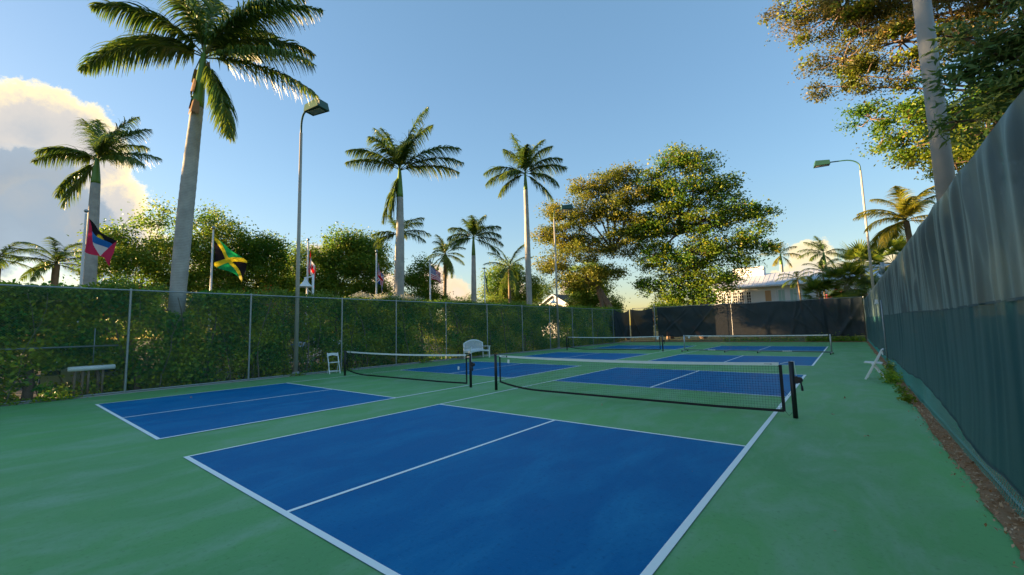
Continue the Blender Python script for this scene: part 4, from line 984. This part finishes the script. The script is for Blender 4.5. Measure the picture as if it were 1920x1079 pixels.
tree('garden_tree', 'thin yellow-green tree between the dark round tree and the first floodlight pole', (-33.2, 16.2, -.1), [(-33.2, 16.2, 3.0)],
     [(-33.2, 15.2, 8.4, 1.1, .6), (-33.2, 16.6, 9.2, 1.2, .6), (-33.2, 15.6, 6.6, 1.5), (-33, 17.1, 7, 1.4), (-33, 15.2, 4.8, 1.5), (-33, 16.8, 4.9, 1.6), (-33, 16, 3.2, 1.4)], 'light', .20, 24000, seed=34, group=GL, clump=.72, flat_=.8, trunk_r=.18)
tree('garden_tree', 'wide rounded green tree filling the gap right of the first floodlight pole', (-31.6, 21, -.1), [(-32, 20, 3.5), (-31, 22, 3.8)],
     [(-33, 18.7, 9.0, 1.5), (-32.4, 19.9, 10.4, 1.4), (-31.8, 21.2, 10.8, 1.5), (-31, 22.6, 10.4, 1.4), (-30.6, 23.4, 9.0, 1.3), (-32.2, 19.8, 7.8, 2), (-31, 21.8, 8, 2), (-33, 18.4, 6.2, 1.8), (-32, 20, 5.2, 2), (-31, 22, 5.2, 2), (-30.4, 23.6, 6.2, 1.5), (-31.6, 21, 3.6, 2), (-30.2, 23.4, 4, 1.5), (-33, 18.8, 3.8, 1.6)], 'light', .22, 60000, seed=35, group=GL, clump=.8, flat_=.85, trunk_r=.25, accents=[('lush', .5, 2)])
tree('garden_tree', 'bushy dark green tree right of the forked palm trunk', (-24.2, 23.4, -.1), [(-24.2, 23.4, 2.6)],
     [(-24.2, 22.6, 6.6, 1.1), (-23.8, 23.6, 7.4, .9), (-23.9, 24.2, 6.2, 1.1), (-24.2, 23, 4.6, 1.5), (-23.6, 24.8, 4.6, 1.2), (-24, 23.8, 3.4, 1.3)], 'lush', .18, 20000, seed=36, group=GL, clump=.6, flat_=.85, trunk_r=.14)
tree('garden_tree', 'feathery olive tree between the middle royal palm and the tallest one', (-27.0, 39.5, -.1), [(-27, 39.5, 3)],
     [(-27.6, 38.9, 8.2, 1.6), (-27, 40.2, 9.2, 1.5), (-26.2, 41.2, 8.2, 1.4), (-27.8, 38.4, 5.8, 1.8), (-26.6, 40.4, 6.2, 2), (-25.4, 42, 5.6, 1.8), (-24.4, 43, 7.4, 1.2), (-26.8, 39.6, 4, 2)], 'light', .22, 26000, seed=37, group=GL, clump=.8, flat_=.85, trunk_r=.2)
tree('garden_tree', 'bushy tree low behind the trunk of the olive-brown broad tree', (-19.0, 47.4, -.1), [(-19.0, 47.4, 2.6)],
     [(-20.2, 46.4, 4.6, 1.3), (-19.6, 46.8, 6.6, 1.3), (-18.6, 47.6, 5.2, 1.5), (-17.6, 48.4, 7.0, 1.3), (-17.0, 49, 4.4, 1.3), (-18.8, 47.4, 3.4, 1.4)], 'light', .22, 15000, seed=39, group=GL, clump=.7, trunk_r=.15, flat_=.85)
tree('garden_tree', 'small light green tree behind the far floodlight pole and gabled house', (-24.5, 56, -.1), [(-24.5, 56, 3.5)],
     [(-25.5, 55.4, 9.6, 1.8), (-23.8, 56.2, 10.6, 1.8), (-22.4, 57, 9.2, 1.8), (-24.4, 55.8, 7.4, 2.2), (-22.8, 56.8, 6.6, 2), (-26, 55, 6.6, 1.6), (-30.4, 53, 7.6, 1.6), (-31.2, 52.4, 6, 1.6)], 'light', .24, 16000, seed=38, group=GL, clump=.7, trunk_r=.2)
# low shrubs along the horizon behind the hedge
def shrub(label, c, sx, sy, h, leaf, n, seed, ls=.13, acc=None, grp='shrubs beyond the hedge'):
    r_ = random.Random(seed); bb = []
    for i in range(12): bb.append((c[0]+r_.uniform(-sx, sx), c[1]+r_.uniform(-sy, sy), h*r_.uniform(.35, .85), h*.24*r_.uniform(.8, 1.3)))
    return tree('shrub', label, (c[0], c[1], -.1), [(c[0], c[1], .8)], bb, leaf, ls, n, trunk_r=.08, seed=seed, cat='shrub', clump=.42, tips=20, accents=acc, group=grp)
shrub('low yellow-tipped shrub at the far left edge above the hedge', (-25.5, -1.2), 1.0, 1.9, 5.0, 'yellow', 14000, 41)
shrub('low shrub with orange-red flowers behind the leftmost flagpole', (-26.2, 3.2), 1.0, 2.0, 4.6, 'hedgetop', 14000, 42, acc=[('flower', .5, 2.6)])
shrub('shrub mass between the largest palm trunk and the golden flagpole', (-25.6, 7.2), 1.0, 2.2, 5.0, 'light', 14000, 43)
shrub('dark shrub behind the golden flagpole with small red flowers', (-25, 11), 1.0, 2.0, 4.9, 'lush', 14000, 44, acc=[('flower', .25, 3)])
shrub('yellow-green shrub below the maple leaf flag', (-24.6, 14.8), 1.0, 2.0, 4.8, 'light', 13000, 45)
shrub('dense shrub below the wide rounded tree', (-23.6, 17.6), 1.0, 1.8, 4.4, 'lush', 13000, 46)
shrub('low flat shrub below the striped flag and coconut palm', (-24.4, 29.6), 1.2, 2.4, 5.2, 'lush', 12000, 47)
shrub('shrub right of the middle royal palm trunk', (-22.5, 33.8), 1.2, 2.0, 5.6, 'light', 11000, 48)
shrub('small shrub at the foot of the low coconut palm', (-19.5, 35.5), 1.2, 1.8, 4.6, 'lush', 9000, 49)
shrub('pink flowering shrub against the wall of the white house', (6.6, 50), 1.0, .8, 5.0, 'lush', 5000, 50, ls=.15, acc=[('pink', 1.0, 1.5)])
shrub('rounded shrub behind the far corner under the dark green tree', (-7.5, 42.5), 2.6, 1.0, 3.9, 'lush', 12000, 51, ls=.16)
# sunset side, outside the picture: trees added to keep low sun off courts and screens
for k, (y, h) in enumerate(((-4.6, 9), (-9.5, 11), (-14.5, 14.5), (-20, 12), (-26, 10))):
    tree('garden_tree', ('added shade tree just beyond the left edge', 'second added shade tree beyond the left edge', 'third added shade tree beyond the left edge', 'fourth added shade tree beyond the left edge', 'fifth added shade tree beyond the left edge')[k], (-31, y, -.1), [(-31, y, 3)],
         [(-31+random.uniform(-.6, .6), y+random.uniform(-2.4, 2.4), h*random.uniform(.15, .9), 2.1) for _ in range(18)], 'light', .34, 15000, seed=60+k, group=GL, clump=.7, trunk_r=.25)

# ================================================================= HEDGE
t = thing('hedge', 'tall dense green hedge running the whole length behind the chain link fence', 'hedge', (-10.9, 15, 0))
r_ = np.random.default_rng(77)
def dens(y, z):   # leafier clumps and thin places; openings low down where the cars show
    s = .45+.6*np.sin(y*.9+np.sin(z*1.3+y*.3)*1.5)*np.sin(z*1.7+y*.45+.6)+.25*np.sin(y*2.7+z*1.1)
    return s
def sample(n, ya, yb, za, zb, xa, xb, thr=.2):
    y = r_.uniform(ya, yb, n*2); z = r_.uniform(za, zb, n*2); x = xb-(xb-xa)*r_.beta(1.1, 1.7, n*2)
    keep = r_.random(n*2) < np.clip(dens(y, z)+.3, .22, 1)
    op = np.zeros(n*2, bool)
    for cy_, cz_, ry, rz_ in ((-.3, .58, .55, .28), (.6, .62, .32, .18), (6.5, 1.22, .50, .15), (7.05, .70, .30, .36), (-1.0, .2, .3, .12), (3.5, .5, .12, .12), (18, 1.6, .3, .3), (25.2, 1.7, .5, .5), (-2.6, .35, .3, .12)):
        op |= ((y-cy_)/ry)**2+((z-cz_)/rz_)**2 < 1
    keep &= ~op | (r_.random(n*2) < .05)
    tx = (y > 1.75) & (y < 2.75) & (z > 2.45) & (x > -11.25); keep &= ~tx
    for py_ in (5.99, 25.3): keep &= ~((np.abs(y-py_+.06) < .17) & (x > -10.22))
    return np.stack([x, y, z], -1)[keep][:n]
A = [sample(120000, -7, 12, .02, 3.2, -11.5, -9.86), sample(125000, 12, 37.5, .05, 3.25, -11.5, -9.86)]
Pn = np.concatenate(A)
# billow: the face is pushed in and out so that lobes catch light
Pn[:, 0] -= .16+.16*np.sin(Pn[:, 1]*1.6+np.sin(Pn[:, 2]*2)*.9)*np.sin(Pn[:, 2]*2.1+Pn[:, 1]*.4)
Pn[:, 0] = np.minimum(Pn[:, 0], -9.85)
tn = np.clip(.40+.36*np.sin(Pn[:, 1]*2.6+Pn[:, 2]*1.1)*np.sin(Pn[:, 2]*3.1-Pn[:, 1]*.8)+r_.normal(0, .24, len(Pn)), 0, 1)
og = np.array([-10.9, 15, 0])
o = link('leaves', leaf_mesh('leaves', Pn-og, .112, r_, .62, 0, tn, .25), M['hedge'], t); o['kind'] = 'stuff'
yt = r_.uniform(-7, 37.5, 60000); zt_ = 3.02+.12*np.sin(yt*1.3)+.08*np.sin(yt*3.7)+r_.beta(1.0, 3.4, 60000)*(.34+.30*np.abs(np.sin(yt*2.3)*np.sin(yt*.9+1)))+.10*np.exp(-((yt-7.8)/.8)**2)-.05; xt = r_.uniform(-11.7, -10.05, 60000)
kp = ~((yt > 1.9) & (yt < 2.75) & (xt > -11.5))
TPt = np.stack([xt, yt, zt_], -1)[kp]
o = link('top_growth', leaf_mesh('top_growth', TPt-og, .085, r_, .55, .4), M['hedgetop'], t); o['kind'] = 'stuff'
# pale seed plumes on top in the middle
yb_ = r_.uniform(8.6, 12.6, 2600); o = link('blossom', leaf_mesh('blossom', np.stack([r_.uniform(-10.8, -10.1, 2600), yb_, 3.22+r_.beta(1, 3, 2600)*.30+.06*np.sin(yb_*5)], -1)-og, .07, r_, .4, .4), M['blossom'], t); o['kind'] = 'stuff'
# stems: crooked branches inside the hedge
sb = MB()
for k in range(150):
    y = random.uniform(-7, 37); x = random.uniform(-10.9, -10.0); pts = []; p = Vector((x, y, 0)); d = Vector((random.uniform(-.1, .1), random.uniform(-.3, .3), 1))
    for i in range(8): pts.append(tuple(p-Vector(og))); p = p+d*.42; d = d+Vector((random.uniform(-.12, .12), random.uniform(-.3, .3), 0)); p.x = min(p.x, -9.9)
    r1 = random.choice((.012, .016, .02, .03)); sb.tube(pts, [r1*(1-.08*i) for i in range(8)], 5, cap=False)
for k in range(420):
    y = random.uniform(-7, 37); z = random.uniform(.3, 3.1); p = Vector((random.uniform(-10.3, -9.95), y, z)); pts = []; d = Vector((random.uniform(-.2, .1), random.uniform(-1, 1), random.uniform(-.2, 1)))*.16
    for i in range(4): pts.append(tuple(p-Vector(og))); p = p+d; d = d+Vector((0, random.uniform(-.05, .05), random.uniform(-.06, .03)))
    sb.tube(pts, .0045, 3, cap=False)
sb.build('stems', mat('grey_twig', (.17, .14, .11), .95), t, True)
for (x, y, z, rd) in ((-10.25, -1.0, 1.0, .10), (-10.25, 1.25, .62, .085), (-10.2, .35, .75, .05), (-10.5, 5.0, 1.2, .05), (-10.4, 12.6, 2.2, .05), (-10.5, 7.9, 2.6, .05), (-10.3, 21.5, 2.4, .06), (-10.4, 15.2, 2.2, .05)):
    MB().tube([(x-og[0], y-og[1], -.1), (x-og[0]-.03, y-og[1]+.04, z*.5), (x-og[0]-.06, y-og[1], z)], [rd*1.2, rd, rd*.8], 9).build('trunk', M['bark'], t, True)
# leaf litter and creeping plants at the hedge foot
t = link('hedge_foot_plants', leaf_mesh('hedge_foot_plants', np.stack([FX+.02+np.abs(r_.normal(0, .09, 900)), r_.choice([-1.4, -.3, 5.9, 7.9, 12.2, -.6], 900)+r_.normal(0, .22, 900), .02+np.abs(r_.normal(0, .06, 900))], -1), .06, r_, .5), M['hedge']); t['kind'] = 'stuff'
tag(t, 'low weeds creeping under the chain link fence at the hedge foot', 'weeds')

# ================================================================= DIRT MARGIN PLANTS, LITTER
n = 9000; yl = -5+43*r_.beta(1.0, 2.2, n); xl = r_.uniform(8.04, 8.6, n); xl = np.where(r_.random(n) < .93, xl, 8.04-np.abs(r_.normal(0, .05, n)))
o = link('leaf_litter', leaf_mesh('leaf_litter', np.stack([xl, yl, .03+r_.uniform(0, .02, n)], -1), .034, r_, .5, 6.0), M['litter']); tag(o, 'brown fallen leaves and mulch along the foot of the right windscreen', 'leaf litter', kind='stuff')
def weed(label, x, y, h, w, n, mk, seed, ls=.05, flower=None):
    q = np.random.default_rng(seed); t = thing('weed', label, 'plant', (x, y, 0), 0, 'weeds in the dirt margin')
    sb = MB()
    tip = []
    for k in range(14):
        a = q.uniform(0, 6.28); rr_ = w*q.uniform(.2, 1); p = (math.cos(a)*rr_*.6, math.sin(a)*rr_, h*q.uniform(.5, 1)); tip.append(p); sb.tube([(0, 0, 0), (p[0]*.4, p[1]*.4, p[2]*.6), p], [.005, .004, .002], 4, cap=False)
    sb.build('stem', M['shaft'], t)
    tip = np.array(tip); I = q.integers(0, 14, n); f_ = q.uniform(.25, 1.05, n)[:, None]; pts = tip[I]*f_+q.normal(0, w*.16, (n, 3)); pts[:, 2] = np.abs(pts[:, 2])+.01
    link('foliage', leaf_mesh('foliage', pts, ls, q, .55, .3), M[mk], t)['kind'] = 'stuff'
    if flower:
        pts = tip[:9]+q.normal(0, .02, (9, 3)); link('flowers', leaf_mesh('flowers', np.repeat(pts, 5, 0), .035, q, .8), M[flower], t)['kind'] = 'stuff'
leafm('yflower', (.7, .62, .10), (.8, .78, .4), .2)
weed('tall weed with small yellow-white flowers at the foot of the silver post', 8.03, 14.5, .42, .20, 260, 'hedgetop', 1, .055, 'yflower')
weed('dense low green weed in the dirt just in front of the yellow-flowered one', 8.0, 12.6, .24, .42, 700, 'hedge', 2, .05)
weed('brownish-green weed patch beside the dense low one', 7.98, 13.6, .20, .34, 420, 'light', 3, .05)
weed('small sprouting plant with a yellowing leaf halfway along the dirt margin', 8.0, 9.4, .18, .20, 130, 'yellow', 4, .07)
weed('bright green seedlings near the bottom hem, third clump along the margin', 8.0, 10.9, .16, .22, 200, 'hedgetop', 5, .05)
weed('small green sprout growing through the green wire mesh', 8.28, 6.3, .34, .10, 50, 'hedgetop', 6, .06)
shp = np.random.default_rng(88)
for (x0, x1, n, mk, lb) in ((4.5, 8.0, 2600, 'hedge', 'dark green ground plants under the hem of the far screen, right half'), (-1.5, 4, 900, 'hedge', 'sparse green ground plants under the hem of the far screen, centre')):
    o = link('ground_plants', leaf_mesh('ground_plants', np.stack([shp.uniform(x0, x1, n), shp.uniform(37.7, 38.9, n), np.abs(shp.normal(0, .22, n))+.02], -1), .11, shp, .55), M[mk]); tag(o, lb, 'plants', kind='stuff')
# stray leaves on the courts
for k, (x, y, lb) in enumerate(((-6.6, 1.75, 'curled reddish leaf lying on the centre line of the left court'), (6.9, 7.4, 'pale yellow leaf on the green court right of the nearest net'), (3.1, 6.3, 'dry brown leaf on the green in front of the nearest net'), (7.3, 6.0, 'tiny pale leaf near the dirt margin, nearest of its kind'), (-8.6, 1.9, 'thin dry twig-like leaf beside the left fence'), (7.05, 9.5, 'small white petal on the green court before the side-on chair'))):
    me = leaf_mesh('fallen_leaf', np.array([[0, 0, .018]]*3), .055, np.random.default_rng(k), .5, 3); tag(link('fallen_leaf', me, M['litter'], loc=(x, y, 0)), lb, 'leaf', 'single leaves on the court')

q_ = np.random.default_rng(91); n = 260; yl = q_.uniform(-4, 36, n); xl = FX+.12+np.abs(q_.normal(0, .10, n))
tag(link('blown_leaves', leaf_mesh('blown_leaves', np.stack([xl, yl, np.full(n, .016)], -1), .05, q_, .5, 5), M['litter']), 'thin scatter of dry leaves blown along the foot of the left fence', 'leaf litter', kind='stuff')
n = 70; tag(link('court_debris', leaf_mesh('court_debris', np.stack([q_.uniform(-9.4, 7.9, n), q_.uniform(.5, 34, n), np.full(n, .013)], -1), .026, q_, .5, 6), M['litter']), 'tiny bits of leaf debris scattered thinly over the courts', 'leaf litter', kind='stuff')
# ================================================================= CARS behind the hedge
def car(label, loc, rz, paint):
    t = thing('parked_car', label, 'car', loc, rz, 'cars parked behind the hedge')
    side = [(-2.2, .35), (-2.25, .75), (-2.0, .98), (-1.2, 1.03), (-.75, 1.42), (.55, 1.46), (1.35, 1.05), (2.0, .98), (2.22, .72), (2.2, .35)]
    P1 = []
    for x, z in side:
        w = .84 if z < 1.1 else .66
        P1.append([(x, -w, z), (x, -w*.6, z+.03), (x, w*.6, z+.03), (x, w, z)])
    b = MB().quadgrid(P1); k = len(side)
    b.v += [(-2.2, -.84, .3), (2.2, -.84, .3), (2.2, .84, .3), (-2.2, .84, .3)]; n0_ = len(b.v)-4
    b.f.append(tuple([n0_]+[4*i for i in range(k)]+[n0_+1])[::-1]); b.f.append(tuple([n0_+3]+[4*i+3 for i in range(k)]+[n0_+2])); b.f.append((n0_, n0_+1, n0_+2, n0_+3))
    b.build('body', paint, t, bevel=0)
    for s in (-1, 1):
        for x0, x1, x2, x3 in ((-1.05, -.15, -.15, -.68), (-.05, 1.15, .52, -.05)):
            MB().poly_prism([(x0, s*.83, 1.05), (x1, s*.83, 1.05), (x2, s*.70, 1.38), (x3, s*.70, 1.38)], (0, 1, .4), .02).build('side_window', M['carglass'], t)
        for x in (-1.4, 1.4):
            wl_ = MB().tube([(x, s*.72, .33), (x, s*.87, .33)], .33, 20).build('wheel', M['rubber'], t); MB().tube([(x, s*.872, .33), (x, s*.88, .33)], .19, 12).build('rim', M['silver'], wl_)
    MB().poly_prism([(1.30, -.62, 1.09), (1.30, .62, 1.09), (.62, .55, 1.44), (.62, -.55, 1.44)], (.45, 0, .9), .02).build('windscreen_glass', M['carglass'], t)
    MB().poly_prism([(-1.16, -.62, 1.06), (-1.16, .62, 1.06), (-.80, .55, 1.40), (-.80, -.55, 1.40)], (-.7, 0, .7), .02).build('rear_glass', M['carglass'], t)
    for s in (-1, 1):
        MB().box((2.19, s*.6, .72), (.08, .32, .14)).build('headlight', M['glass'], t); MB().box((-2.2, s*.62, .78), (.06, .28, .12)).build('tail_light', mat('red_lens', (.4, .01, .01), .3), t)
car('white car glimpsed through the hedge between the first floodlight pole and the chair', (-13.6, 8.6, -.07), R(8), M['carwhite'])
car('white car glimpsed low through the hedge behind the padded rail', (-13.7, .3, -.07), R(-4), M['carwhite'])

# ================================================================= HOUSES
def window(parent, cx_, y, cz_, w, h, cols, rws, frame=M['wall'], glass=M['glass']):
    f_ = MB(); f_.box((cx_-w/2, y-.03, cz_), (.10, .08, h+.1)).box((cx_+w/2, y-.03, cz_), (.10, .08, h+.1)).box((cx_, y-.028, cz_+h/2), (w-.1, .08, .10)).box((cx_, y-.028, cz_-h/2), (w-.1, .08, .10))
    for i in range(1, cols): f_.box((cx_-w/2+w*i/cols, y-.026, cz_), (.05, .05, h-.1))
    for i in range(1, rws): f_.box((cx_, y-.024, cz_-h/2+h*i/rws), (w-.1, .05, .05))
    o = f_.build('window', frame, parent); MB().box((cx_, y-.004, cz_), (w-.1, .01, h-.1)).build('pane', glass, o)
HY = 58.0
t = thing('white_house', 'long white house with pale metal roof and multi-pane windows beyond the far fence', 'house', (3, HY, 0), R(0))
MB().box((0, 4, 3.05), (19, 8, 6.1)).build('wall', M['wall'], t)
rfm = MB(); rfm.v = [(-9.8, -.8, 6.05), (9.8, -.8, 6.05), (9.8, 4, 7.9), (-9.8, 4, 7.9), (9.8, 8.8, 6.05), (-9.8, 8.8, 6.05), (-9.8, -.8, 5.92), (9.8, -.8, 5.92), (9.8, 8.8, 5.92), (-9.8, 8.8, 5.92)]
rfm.f = [(0, 1, 2, 3), (3, 2, 4, 5), (6, 7, 1, 0), (5, 4, 8, 9), (0, 3, 5, 9, 6), (1, 7, 8, 4, 2), (6, 9, 8, 7)]
rf_ = rfm.build('roof', M['metalroof'], t)
for k in range(38):
    x = -9.5+k*.513; MB().bar((x, -.78, 6.055), (x, 4, 7.90), .03, .035).build('roof_seam', M['metalroof'], rf_)
MB().box((0, -.86, 5.93), (19.6, .12, .16)).build('gutter', M['wall'], t)
MB().box((-7.2+1.4, 4.2, 8.1), (3.6, 1.8, 1.5)).build('chimney_block', M['wall'], t)
for k, x in enumerate((-8.3, -7.65, -6.95, -6.2, -5.4)): window(t, x, -.0, 4.65, .52, 1.5, 2, 4)
MB().box((-3.3, -.03, 4.6), (.62, .06, 1.6)).build('shutter', M['tan'], t)
for x in (-1.9, -.7, .5): window(t, x, -.0, 4.6, .75, 1.7, 2, 1, glass=M['teal'])
window(t, 1.7, -.0, 4.6, .62, 1.6, 2, 4); window(t, 4.3, 0, 4.6, .62, 1.6, 2, 4)
for x in (-2.55, 1.15): MB().box((x, -.05, 4.5), (.10, .10, 2.6)).build('downpipe', M['wall'], t)
t = thing('gabled_house', 'small white gabled house with grey shingle roof left of the broad trees', 'house', (-26.3, 50.0, 0), R(-4))
MB().box((0, 2.5, 2.4), (5.2, 5, 4.8)).build('wall', M['wall'], t)
MB().poly_prism([(-2.6, 0.02, 4.8), (2.6, 0.02, 4.8), (0, 0.02, 6.3)], (0, 1, 0), .08).build('gable', M['wall'], t)
for s in (-1, 1):
    o = MB().box((0, 0, 0), (3.45, 5.9, .12)).build('roof', M['shingle'], t); o.location = (s*1.46, 2.6, 5.52); o.rotation_euler = (0, s*.525, 0)
for s in (-1, 1):
    MB().bar((s*2.95, -.36, 4.62), (0, -.36, 6.32), .05, .16).build('bargeboard', M['wall'], t)
window(t, 0, -.0, 4.2, .9, 1.0, 2, 2)
t = thing('flat_roofed_shelter', 'low flat-roofed brown shelter peeking over the hedge end by the corner screen', 'shelter', (-12.6, 39.5, 0))
MB().box((0, 0, 3.28), (2.6, 1.6, .12)).build('roof', M['bark'], t)
for x in (-1.2, 1.2): MB().box((x, 0, 1.6), (.12, .12, 3.2)).build('post', M['bark'], t)
tr_ = sum(len(o.data.polygons) for o in bpy.data.objects if o.type == 'MESH')
print('OBJECTS', len(bpy.data.objects), 'POLYS', tr_)
